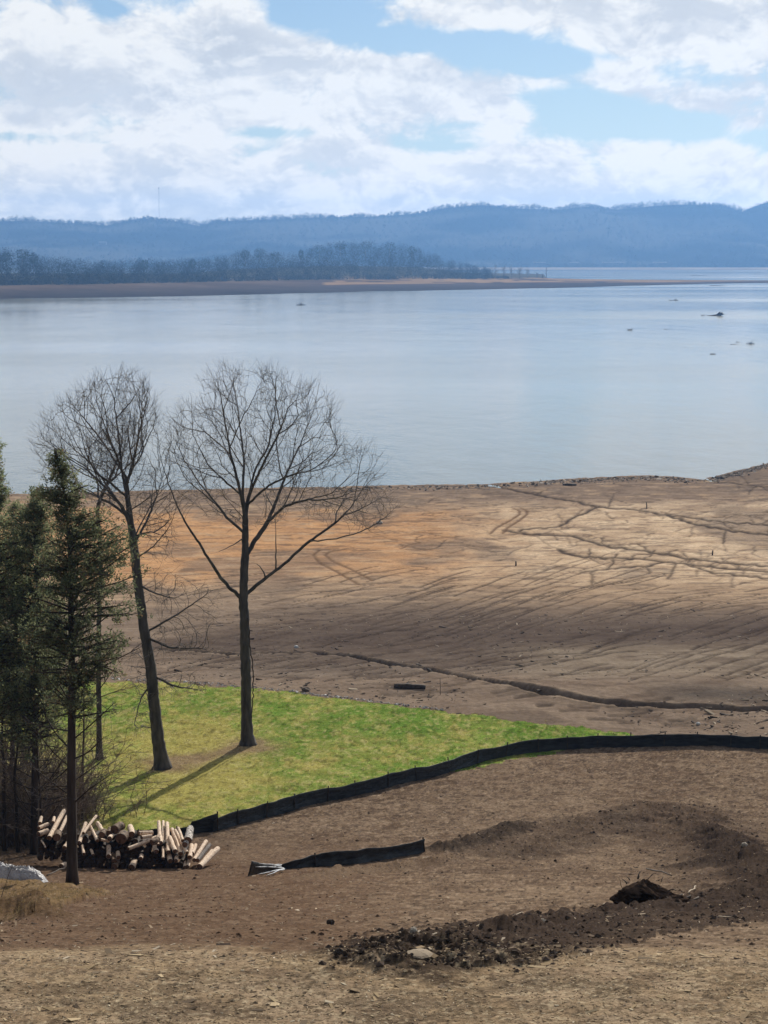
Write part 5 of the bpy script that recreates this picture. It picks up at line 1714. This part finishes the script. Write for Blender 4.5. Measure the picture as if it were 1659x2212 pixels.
# undergrowth closing the foot of the wood
m = 700; u = RNG.uniform(-600, 1090, m); vb = np.interp(u, [a for a, _ in bk], [b for _, b in bk]); zb = np.interp(u, [a for a, _ in fr], hz); Yu = (H - zb) / slope(vb) + RNG.uniform(5, 40, m)
crowns("undergrowth", (u - CU) / F * Yu / .992, Yu, zb - 1, RNG.uniform(6, 12, m), RNG.uniform(5, 11, m) * np.interp(u, [950, 1090], [1, .5]), 44, .8, pick([(0.075, 0.062, 0.05), (0.05, 0.045, 0.036)], m), "scrub along the edge of the far wooded point")
PINE = [("dark rounded pine furthest left on the far wooded point", 14, 544, 19), ("broad dark pine second from left on the far wooded point", 48, 537, 24), ("dark pine sloping down right of the broad left pine across the lake", 72, 547, 17),
        ("dark rounded pine alone at the middle left of the far wood", 312, 561, 16), ("small dark pine left of the rounded middle clump across the lake", 415, 559, 14),
        ("dark pine at the left of the rounded middle clump across the lake", 530, 539, 19), ("tallest dark pine of the rounded middle clump across the lake", 560, 536, 22), ("dark pine at the right of the rounded middle clump across the lake", 596, 544, 19),
        ("pointed dark pine between the two clumps of the far wood", 650, 539, 11), ("dark pine at the left end of the highest clump across the lake", 690, 529, 22), ("dark pine crowning the highest clump across the lake", 735, 522, 24),
        ("dark pine in the middle of the highest clump across the lake", 790, 521, 24), ("dark pine right of the middle of the highest clump across the lake", 842, 523, 24), ("dark pine at the right end of the highest clump across the lake", 890, 531, 22)]
for lab, u, v, wpx in PINE:
    vb = np.interp(u, [a for a, _ in bk], [b for _, b in bk]); zb = np.interp(u, [a for a, _ in fr], hz)
    Yp = float((H - zb) / slope(vb)) + 330
    t = at(u, v, Yp); hgt = 16.0
    root = tag(empty("pine_tree", t - Vector((0, 0, hgt))), lab, "tree")
    w = wpx * Yp / F * 1.15
    mb = MB(); mb.tube([t - Vector((0, 0, hgt + 3)), t - Vector((0, 0, 3))], [.35, .15], 6); mb.build("trunk", M_BARK, root)
    crowns("crown", np.array([t.x]), np.array([t.y]), np.array([t.z - hgt * .78]), np.array([w]), np.array([hgt * .78]), 420, .6, np.array([(0.022, 0.032, 0.020)]), None, None, parent=root)


def far_tree(label, u, v0, v1, Y, spread, r, nb, group="small bare trees at the tip of the far point", name="bare_tree"):
    b = at(u, v0, Y); t = at(u, v1, Y); root = tag(empty(name, b), label, "tree", group)
    h = t.z - b.z
    mb = MB(); mb.tube([b - Vector((0, 0, .5)), b.lerp(t, .5) + Vector((random.gauss(0, .3), 0, 0)), t], [r, r * .8, r * .4], 5); mb.build("trunk", M_BARK, root)
    mb = MB()
    for _ in range(nb):
        p = b.lerp(t, random.uniform(.15, .9)); d = Vector((random.gauss(0, 1), random.gauss(0, 1), abs(random.gauss(.9, .5)))).normalized(); l = h * random.uniform(.2, .5) * spread
        q = [p, p + d * l * .5, p + (d + Vector((0, 0, .3))).normalized() * l]
        mb.tube(q, [r * .45, r * .35, r * .2], 3, cap=False)
        for k in range(3):
            mb.tube([q[1], q[1] + (d + Vector((random.gauss(0, .7), random.gauss(0, .7), random.gauss(.2, .5)))).normalized() * l * .5], [r * .3, r * .15], 3, cap=False)
    mb.build("crown", M_TWIG, root)


far_tree("tall dead tree with a dark trunk at the very tip of the far point", 1180, 600, 577, 2680, .35, .6, 10, None)
for i, (u, v0, v1, lab) in enumerate(((1160, 600.5, 590, "first small bare tree left of the dead tree on the far point"), (1140, 601, 582, "second bare tree left of the dead tree on the far point"), (1122, 601.5, 578, "third bare tree left of the dead tree on the far point"),
                                      (1105, 602, 577, "fourth bare tree left of the dead tree on the far point"), (1088, 602, 577, "fifth bare tree left of the dead tree on the far point"), (1070, 602, 575, "sixth bare tree left of the dead tree on the far point"), (1172, 600, 593, "tiny bush at the foot of the dead tree on the far point"))):
    far_tree(lab, u, v0, v1, 2600 - i * 18, 1.0, .22, 36)

# ------------------------------------------------------------------ far hills
RU = [-1400, -600, -200, 0, 60, 130, 200, 245, 290, 330, 400, 440, 470, 540, 600, 660, 800, 900, 950, 1000, 1040, 1100, 1200, 1260, 1320, 1400, 1450, 1540, 1570, 1595, 1610, 1640, 1659, 1720, 2000, 2600]
RV = [480, 470, 466, 470, 468, 471, 474, 479, 466, 463, 471, 480, 469, 467, 465, 461, 459, 453, 442, 436, 434, 441, 444, 437, 444, 436, 433, 434, 441, 452, 446, 430, 424, 414, 430, 460]
YH = 6000.0
hx_ = np.linspace(-3000, 3000, 300); hy = np.concatenate([np.linspace(4960, 6000, 34), np.linspace(6060, 7500, 14)])
gx, gy = np.meshgrid(hx_, hy)
ug = CU + gx / YH * F * .992
ridge = H - slope(np.interp(ug, RU, RV) + 10) * YH
f = np.clip((gy - 4990) / (YH - 4990), 0, 1)
spur = fbm(gx * .0034, gy * .0012, 4, 401)
spur = np.clip(.5 + (spur - .5) * 2.0, 0, 1)
prof = f ** (0.75 + .9 * spur)
fall = 1 - .5 * sstep(6000, 7500, gy)
gzh = ridge * prof * fall + (fbm(gx * .006, gy * .006, 3, 405) - .5) * 14 * f * (1 - f) * 2 - 1.0 + 2.5 * (f > 0)
gzh[0] = -2
id2 = np.arange(gx.size).reshape(gx.shape)
hc = C(.032, .030, .024) * (.3 + 2.4 * sstep(.35, .65, fbm(gx * .0035, gy * .004, 4, 407)))[..., None]
me = mesh_np("hills", np.stack([gx, gy, gzh], -1).reshape(-1, 3), np.stack([id2[:-1, :-1], id2[:-1, 1:], id2[1:, 1:], id2[1:, :-1]], -1).reshape(-1, 4), True, hc.reshape(-1, 3))
tag(link("hills", me, M_FARWOOD), "long wooded ridge fading to blue on the far side of the lake", None, None, "structure")


def hill_z(x, y):
    i = np.clip(np.interp(y, hy, np.arange(len(hy))), 0, len(hy) - 1.001); j = np.clip(np.interp(x, hx_, np.arange(len(hx_))), 0, len(hx_) - 1.001)
    i0, j0 = i.astype(int), j.astype(int); a, b = i - i0, j - j0
    return gzh[i0, j0] * (1 - a) * (1 - b) + gzh[i0 + 1, j0] * a * (1 - b) + gzh[i0, j0 + 1] * (1 - a) * b + gzh[i0 + 1, j0 + 1] * a * b


m = 4600; xr = RNG.uniform(-1900, 1900, m); yr = RNG.uniform(5940, 6030, m)
m2 = 5200; xf = RNG.uniform(-1700, 1700, m2); yf = 5010 + 950 * RNG.uniform(0, 1, m2) ** 1.2
xa, ya = np.r_[xr, xf], np.r_[yr, yf]
ha = np.r_[RNG.uniform(6, 15, m), RNG.uniform(9, 16, m2)]
big = fbm(xa * .018, ya * 0 + 2, 3, 411); ha = ha * np.clip(.15 + 1.6 * big, .4, 1.35)
wa = ha * RNG.uniform(.6, 1.0, len(ha))
crowns("hill_forest", xa, ya, hill_z(xa, ya) - 1.5, wa, ha * 1.1, 52, .85, (.35 + 1.6 * sstep(.35, .65, fbm(xa * .0035, ya * .004, 4, 407)))[:, None] * pick([(0.036, 0.032, 0.026), (0.03, 0.03, 0.022), (0.042, 0.036, 0.03), (0.02, 0.026, 0.016)], len(xa)), "bare and evergreen forest covering the far hills")
m = 1300; xs_ = RNG.uniform(-700, 1900, m); ys_ = RNG.uniform(4985, 5020, m)
crowns("shoreline_wood", xs_, ys_, 0 * xs_ + 1, RNG.uniform(9, 16, m), RNG.uniform(8, 15, m), 30, 1.1, pick([(0.03, 0.036, 0.024), (0.045, 0.04, 0.03)], m), "dark belt of trees along the far shore")
# far beach strip
us = np.linspace(900, 2300, 80); V = []; cl = []
for u in us:
    for k, (Y, z) in enumerate(((4640, -.3), (4760, 1.2), (4900, 2.8), (4985, 3.2), (5100, 2))):
        w = float(fbm(np.array(u * .02), np.array(.0), 3, 421)); V.append(((u - CU) / F * Y / .992, Y + (w - .5) * 120 * (k < 2), z)); cl.append(C(.28, .23, .18) * (.8 + .4 * w))
fs = [(i * 5 + j, i * 5 + 5 + j, i * 5 + 6 + j, i * 5 + 1 + j) for i in range(len(us) - 1) for j in range(4)]
tag(link("far_beach", mesh_np("far_beach", np.array(V), np.array(fs)[:, ::-1], True, np.array(cl)), M_BEACH), "thin pale beach on the far shore", None, None, "structure")
# low pale blocks added for shoreline glints, and a white house
M_WHITE = simple("painted_white", (.10, .10, .10), (.15, .15, .15), 2, .6)
M_ROOF = simple("grey_roof", (.07, .07, .075), (.1, .1, .11), 2, .7)
def far_block(label, u, v, w, d, h, Y, name="building"):
    p = at(u, v, Y); root = tag(empty(name, p), label, "building", "low buildings on the far shore")
    mb = MB(); mb.box(p + Vector((0, 0, h / 2)), Vector((w / 2, 0, 0)), Vector((0, d / 2, 0)), Vector((0, 0, h / 2))); mb.build("wall", M_WHITE, root, False)
    mb = MB(); b = len(mb.v)
    for sx in (-1, 1):
        for yy_, zz in ((-d * .56, h + .05), (0, h + min(2.2, d * .18) * (h > 2) + .3), (d * .56, h + .05)): mb.v.append(p + Vector((sx * w * .52, yy_, zz)))
    mb.f += [(0, 3, 4, 1), (1, 4, 5, 2), (0, 1, 2), (3, 5, 4), (0, 2, 5, 3)]
    mb.build("roof", M_ROOF, root, False)
for lab, u, w in (("long low pale block drawn for a glint on the far shore right of the point", 1325, 55), ("low pale block drawn for a glint furthest left on the far shore, above the point's tip", 1165, 30), ("small pale block drawn for a glint on the far shore near the right edge", 1425, 34), ("tiny pale block drawn for a glint on the far shore between the other two", 1240, 22)):
    far_block(lab, u, 567.5, w, 10, 1.4, 4965)
far_block("white house on the wooded slope at the left of the hills", 222, 528.5, 20, 12, 6, 5480)

# radio mast on the ridge
mt_ = at(343, 407, 6050); mz = float(hill_z(np.array([mt_.x]), np.array([6050.]))[0])
root = tag(empty("radio_mast", (mt_.x, 6050, mz)), "tall thin radio mast on the ridge at the left", "mast")
mb = MB()
M_MAST = simple("mast_steel", (.16, .16, .17), (.22, .22, .23), 1, .6)
hm = mt_.z - mz; c0 = Vector((mt_.x, 6050, mz))
for k in range(3):
    a = 2 * math.pi * k / 3; q = Vector((math.cos(a) * .8, math.sin(a) * .8, 0)); mb.tube([c0 + q, c0 + q + Vector((0, 0, hm))], [.15, .15], 5)
for i in range(28):
    z0, z1 = hm * i / 28, hm * (i + 1) / 28; a, b = 2 * math.pi * (i % 3) / 3, 2 * math.pi * ((i + 1) % 3) / 3
    mb.tube([c0 + Vector((math.cos(a) * .8, math.sin(a) * .8, z0)), c0 + Vector((math.cos(b) * .8, math.sin(b) * .8, z1))], [.08, .08], 4)
mb.build("lattice", M_MAST, root, False)
mb = MB(); mb.tube([c0 + Vector((0, 0, hm - 1)), c0 + Vector((0, 0, hm + 3))], [1.1, .9], 8); mb.build("antenna", M_MAST, root, False)

# ------------------------------------------------------------------ driftwood afloat and a marker buoy
def floating(label, u, v, length, r, kind, name="driftwood"):
    Y = Yw(v); p = Vector((at(u, v, Y).x, Y, 0)); mb = MB()
    if kind == "log":
        q = [p + Vector((length * (i / 6 - .5), random.gauss(0, .3), r * .5 + random.gauss(0, r * .3) + .25 * r * math.sin(i))) for i in range(7)]
        mb.tube(q, [r * (1 - .1 * i) for i in range(7)], 6, rough=.1)
    elif kind == "root":
        q = [p + Vector((length * (i / 6 - .62), 0, r * .6 - .15 * r * (6 - i))) for i in range(7)]
        mb.tube(q, [r * (.35 + .11 * i) for i in range(7)], 7, rough=.15)
        e = q[-1]
        for _ in range(16):
            d = Vector((random.gauss(.2, .6), random.gauss(0, .6), abs(random.gauss(.6, .5)))).normalized(); l = random.uniform(.8, 2.2)
            mb.tube([e, e + d * l * .6, e + d * l + Vector((0, 0, .2))], [r * .5, r * .35, r * .15], 5, cap=False)
        mb.tube([p + Vector((length * .2, 0, 0)), p + Vector((length * .33, 0, 1.9))], [1.2, .7], 8, rough=.2)
        mb.tube([p + Vector((-length * .95, .5, .1)), p + Vector((-length * .7, 0, .25))], [.15, .15], 5)
    else:
        for _ in range(7):
            d = Vector((random.gauss(0, 1), random.gauss(0, .5), abs(random.gauss(.5, .4)))).normalized(); l = length * random.uniform(.3, .7)
            mb.tube([p, p + d * l * .5, p + d * l + Vector((0, 0, -.2))], [r, r * .8, r * .4], 5, cap=False)
        mb.tube([p + Vector((-length * .6, 0, .1)), p + Vector((length * .5, .2, .15))], [r, r * .8], 5)
    return tag(mb.build(name, M_STICKD, None, True, p), label, "driftwood", "driftwood afloat on the lake")


floating("large dark floating stump with raised roots near the right edge of the lake", 1545, 682, 8.5, .75, "root")
floating("pale tangle of branches afloat left of and above the large floating stump", 1456, 649, 6, .22, "twig")
floating("faint bunch of sticks afloat at the left half of the lake near the far shore", 650, 659, 5.5, .2, "twig")
floating("small forked stick afloat left of the large floating stump", 1361, 713, 2.4, .11, "twig")
floating("tiny stick afloat between the forked stick and the large stump", 1439, 711, 2.2, .10, "log")
floating("low floating log at the right, left one of the nearest two", 1586, 744, 3.2, .10, "log")
floating("branchy floating log at the right edge, right one of the nearest two", 1622, 743, 3.2, .09, "twig")
floating("thin stick afloat just below the nearest two logs", 1540, 765, 1.8, .09, "twig")
floating("stick afloat above the nearest two logs by the right edge", 1594, 739, 1.6, .1, "log")
floating("long driftwood trunk with an upturned end in the water beyond the spit", 1510, 595, 26, .55, "log")
floating("thin log stranded on the bright water behind the spit near the right edge", 1550, 617.5, 18, .4, "log")
Yb_ = Yw(591); p = Vector((at(1328, 591, Yb_).x, Yb_, 0)); root = tag(empty("marker_buoy", p), "small dark marker buoy in the water beyond the spit", "buoy")
mb = MB(); mb.tube([p + Vector((0, 0, -.3)), p + Vector((0, 0, 1.2))], [1.3, 1.1], 8); mb.build("float", M_STICKD, root)
mb = MB(); mb.tube([p + Vector((0, 0, 1.2)), p + Vector((0, 0, 4.6))], [.45, .3], 6); mb.build("pole", M_STICKD, root)

# ------------------------------------------------------------------ haze
mb = MB(); mb.box(Vector((0, 3950, 118)), Vector((3600, 0, 0)), Vector((0, 4050, 0)), Vector((0, 0, 130)))
hm_ = bpy.data.materials.new("haze_air"); hm_.use_nodes = True; t = hm_.node_tree; t.nodes.remove(t.nodes["Principled BSDF"])
pv = t.nodes.new("ShaderNodeVolumePrincipled")
pv.inputs["Color"].default_value = (0.24, 0.50, 0.98, 1); pv.inputs["Density"].default_value = 1.0e-4; pv.inputs["Anisotropy"].default_value = 0.45
t.links.new(pv.outputs[0], t.nodes["Material Output"].inputs["Volume"])
try: hm_.cycles.homogeneous_volume = True
except Exception: pass
hz_o = mb.build("haze", hm_, None, False, Vector((0, 3950, 118))); tag(hz_o, "thin blue haze over the lake", None, None, "stuff")

# ------------------------------------------------------------------ sky and sun
W = bpy.data.worlds.new("World"); S.world = W; W.use_nodes = True
t = W.node_tree; L_ = t.links
bg = t.nodes["Background"]
sky = N(t, "ShaderNodeTexSky"); sky.sky_type = 'NISHITA'; sky.sun_disc = False
sky.sun_elevation = SUN_EL; sky.sun_rotation = SUN_AZ; sky.air_density = 1.0; sky.dust_density = 0.2; sky.ozone_density = 1.6
tc = N(t, "ShaderNodeTexCoord")


def vm(op, a, b=None, scale=None):
    n = N(t, "ShaderNodeVectorMath", operation=op)
    for i, x in enumerate((a, b)):
        if x is None: continue
        if isinstance(x, (tuple, list)): n.inputs[i].default_value = x
        else: L_.new(x, n.inputs[i])
    if scale is not None:
        if isinstance(scale, (int, float)): n.inputs["Scale"].default_value = scale
        else: L_.new(scale, n.inputs["Scale"])
    return n.outputs["Value"] if op in ("DOT_PRODUCT", "LENGTH") else n.outputs["Vector"]


def mm(op, a, b=None, c=None, clamp=False):
    n = N(t, "ShaderNodeMath", operation=op); n.use_clamp = clamp
    for i, x in enumerate((a, b, c)):
        if x is None: continue
        if isinstance(x, (int, float)): n.inputs[i].default_value = x
        else: L_.new(x, n.inputs[i])
    return n.outputs[0]


def mapr(x, a, b, c=0.0, d=1.0, smooth=True):
    n = N(t, "ShaderNodeMapRange", interpolation_type='SMOOTHSTEP' if smooth else 'LINEAR')
    L_.new(x, n.inputs[0]); n.inputs[1].default_value = a; n.inputs[2].default_value = b; n.inputs[3].default_value = c; n.inputs[4].default_value = d
    return n.outputs[0]


dirv = tc.outputs["Generated"]
sep = N(t, "ShaderNodeSeparateXYZ"); L_.new(dirv, sep.inputs[0])
comb = N(t, "ShaderNodeCombineXYZ"); L_.new(sep.outputs[0], comb.inputs[0]); L_.new(sep.outputs[2], comb.inputs[1])
flat2 = comb.outputs[0]                               # (sideways, height) of the direction


def sdir(u, v):
    d = at(u, v, 1000.0) - Vector((0, 0, H)); d.normalize(); return d.x, d.z


# cloud banks and gaps: (u, v, half width, half height, amount)
BLOBS = [(120, 90, 330, 110, .50), (420, 90, 150, 110, .42), (500, 60, 70, 60, .35), (600, 110, 160, 50, .40), (760, 150, 200, 60, .46), (930, 180, 150, 60, .46), (1060, 215, 90, 55, .46), (1120, 255, 60, 32, .35), (320, 210, 460, 80, .34), (80, 250, 240, 60, .28), (900, 245, 190, 32, .26), (680, 235, 160, 40, .2),
         (1330, 0, 420, 60, .55), (1600, 60, 260, 80, .56), (1020, 30, 180, 38, .30), (1420, 95, 170, 45, .36), (1180, 178, 70, 20, .42), (1340, 170, 60, 34, .36), (1430, 200, 100, 34, .42), (1540, 235, 120, 36, .46), (1630, 265, 60, 30, .4), (1640, 190, 60, 30, .3),
         (150, 370, 340, 80, .46), (480, 400, 320, 70, .42), (690, 320, 70, 40, .36), (780, 320, 80, 40, .36), (850, 370, 180, 50, .44), (1080, 350, 120, 52, .46), (1200, 340, 70, 40, .36), (1340, 320, 50, 30, .36), (1430, 330, 70, 46, .44), (1560, 325, 70, 40, .44), (1600, 380, 180, 54, .5), (1250, 400, 300, 44, .34), (900, 440, 500, 36, .42), (200, 450, 500, 40, .42), (1400, 445, 400, 34, .34), (700, 490, 1500, 60, .32),
         (540, 262, 140, 26, .24), (20, 268, 90, 24, .22), (890, 290, 140, 26, .22), (660, 20, 90, 42, -.62), (900, 88, 120, 24, -.42), (1060, 110, 80, 30, -.55), (1240, 235, 100, 45, -.55), (1180, 130, 60, 22, -.35), (1400, 270, 130, 22, -.42), (1600, 300, 110, 16, -.3), (640, 285, 90, 12, -.20), (950, 316, 60, 10, -.30), (235, 18, 30, 24, -.45), (1250, 125, 90, 20, -.38), (560, 285, 60, 12, -.22), (30, 292, 60, 12, -.3), (120, 140, 50, 14, -.15), (290, 262, 70, 12, -.18)]
cov = None
for u, v, w, h_, amt in BLOBS:
    x0, z0 = sdir(u, v)
    d = vm('SUBTRACT', flat2, (x0, z0, 0))
    d = vm('MULTIPLY', d, (F / w, F / h_, 0))
    q = vm('DOT_PRODUCT', d, d)
    e = mm('POWER', 0.3679, q)
    cov = mm('MULTIPLY_ADD', e, amt, cov if cov is not None else 0.0)
inview = mapr(sep.outputs[2], 0.125, 0.22)            # higher up the clouds are scattered freely


def density(offset):
    p = vm('ADD', dirv, offset)
    wv = N(t, "ShaderNodeTexNoise"); wv.inputs["Scale"].default_value = 14; wv.inputs["Detail"].default_value = 2
    L_.new(p, wv.inputs["Vector"])
    wo = vm('SCALE', vm('SUBTRACT', wv.outputs["Color"], (.5, .5, .5)), scale=.03)
    p2 = vm('MULTIPLY', vm('ADD', p, wo), (1, 1, 1.75))
    n = N(t, "ShaderNodeTexNoise"); n.inputs["Scale"].default_value = 16; n.inputs["Detail"].default_value = 6.5; n.inputs["Roughness"].default_value = .60
    L_.new(p2, n.inputs["Vector"])
    vo = N(t, "ShaderNodeTexNoise"); vo.inputs["Scale"].default_value = 44; vo.inputs["Detail"].default_value = 3; vo.inputs["Roughness"].default_value = .6
    L_.new(p2, vo.inputs["Vector"])
    puff = mm('MULTIPLY_ADD', mm('ABSOLUTE', mm('SUBTRACT', vo.outputs["Fac"], .5)), 2.6, .27)
    return mm('ADD', mm('MULTIPLY', n.outputs["Fac"], .84), mm('MULTIPLY', puff, .16))


n0 = density((0, 0, 0)); n1_ = density((.0015, 0, .0055)); n2_r = density((.004, 0, .016))
big = N(t, "ShaderNodeTexNoise"); big.inputs["Scale"].default_value = 3.2; big.inputs["Detail"].default_value = 4; L_.new(dirv, big.inputs["Vector"])
free = mm('MULTIPLY', mm('SUBTRACT', big.outputs["Fac"], .34), 2.2)
cv = N(t, "ShaderNodeMix", data_type='FLOAT'); L_.new(inview, cv.inputs[0]); L_.new(cov, cv.inputs[2]); L_.new(free, cv.inputs[3])
dens = mm('MULTIPLY_ADD', mm('SUBTRACT', n0, .5), 2.1, mm('SUBTRACT', cv.outputs[0], .17))
alpha = mapr(dens, -.10, .30)
relief = mapr(mm('SUBTRACT', n0, n1_), -.055, .065, 0, 1, True)
thick = mapr(dens, .15, .85)
relief2 = mapr(mm('SUBTRACT', n0, n2_r), -.11, .12, 0, 1, True)
lit = mm('SUBTRACT', mm('ADD', mm('MULTIPLY_ADD', relief, .30, .40), mm('MULTIPLY', relief2, .55)), mm('MULTIPLY', thick, .30), clamp=True)
rc = ramp(t, [(0.0, (.60, .63, .67)), (.30, (.70, .725, .75)), (.60, (.84, .845, .84)), (1.0, (1.00, .985, .94))]); L_.new(lit, rc.inputs[0])
sd = vm('DOT_PRODUCT', dirv, tuple(SUN_DIR))
glow = mapr(sd, -.3, .92, .22, 1.0)
lowt = N(t, "ShaderNodeMix", data_type='RGBA'); L_.new(mapr(sep.outputs[2], .015, .085), lowt.inputs[0]); lowt.inputs[6].default_value = (1.22, 1.10, .92, 1); lowt.inputs[7].default_value = (1, 1, 1, 1)
cl_ = vm('SCALE', vm('MULTIPLY', rc.outputs[0], lowt.outputs[2]), scale=mm('MULTIPLY', glow, 9.6))
SKYMUL = (.52, .60, .725)
sk = vm('MULTIPLY', sky.outputs[0], SKYMUL)
mx = N(t, "ShaderNodeMix", data_type='RGBA'); L_.new(alpha, mx.inputs[0]); L_.new(sk, mx.inputs[6]); L_.new(cl_, mx.inputs[7])
L_.new(mx.outputs[2], bg.inputs["Color"])
bg.inputs["Strength"].default_value = 0.10

sl = bpy.data.lights.new("sun", 'SUN'); sl.energy = 5.0; sl.angle = rad(.5); sl.color = (1.0, .93, .82)
so = bpy.data.objects.new("sun", sl); COL.objects.link(so); so.location = (0, 0, 120)
so.rotation_euler = SUN_DIR.to_track_quat('Z', 'Y').to_euler()

# ------------------------------------------------------------------ camera and render settings
cam = bpy.data.cameras.new("camera"); co = bpy.data.objects.new("camera", cam); COL.objects.link(co)
co.location = (0, 0, H); co.rotation_euler = (math.pi / 2 - PITCH, 0, 0)
cam.sensor_fit = 'VERTICAL'; cam.sensor_height = 36.0; cam.lens = 36.0 * F / 2212.0
cam.clip_start = .5; cam.clip_end = 20000
S.camera = co
S.view_settings.view_transform = 'Standard'; S.view_settings.look = 'None'; S.view_settings.exposure = 0.0; S.view_settings.gamma = 1.0
S.cycles.use_denoising = True; S.cycles.use_adaptive_sampling = True; S.cycles.adaptive_threshold = 0.012
S.cycles.max_bounces = 6; S.cycles.diffuse_bounces = 3; S.cycles.glossy_bounces = 3; S.cycles.transparent_max_bounces = 8; S.cycles.volume_bounces = 1
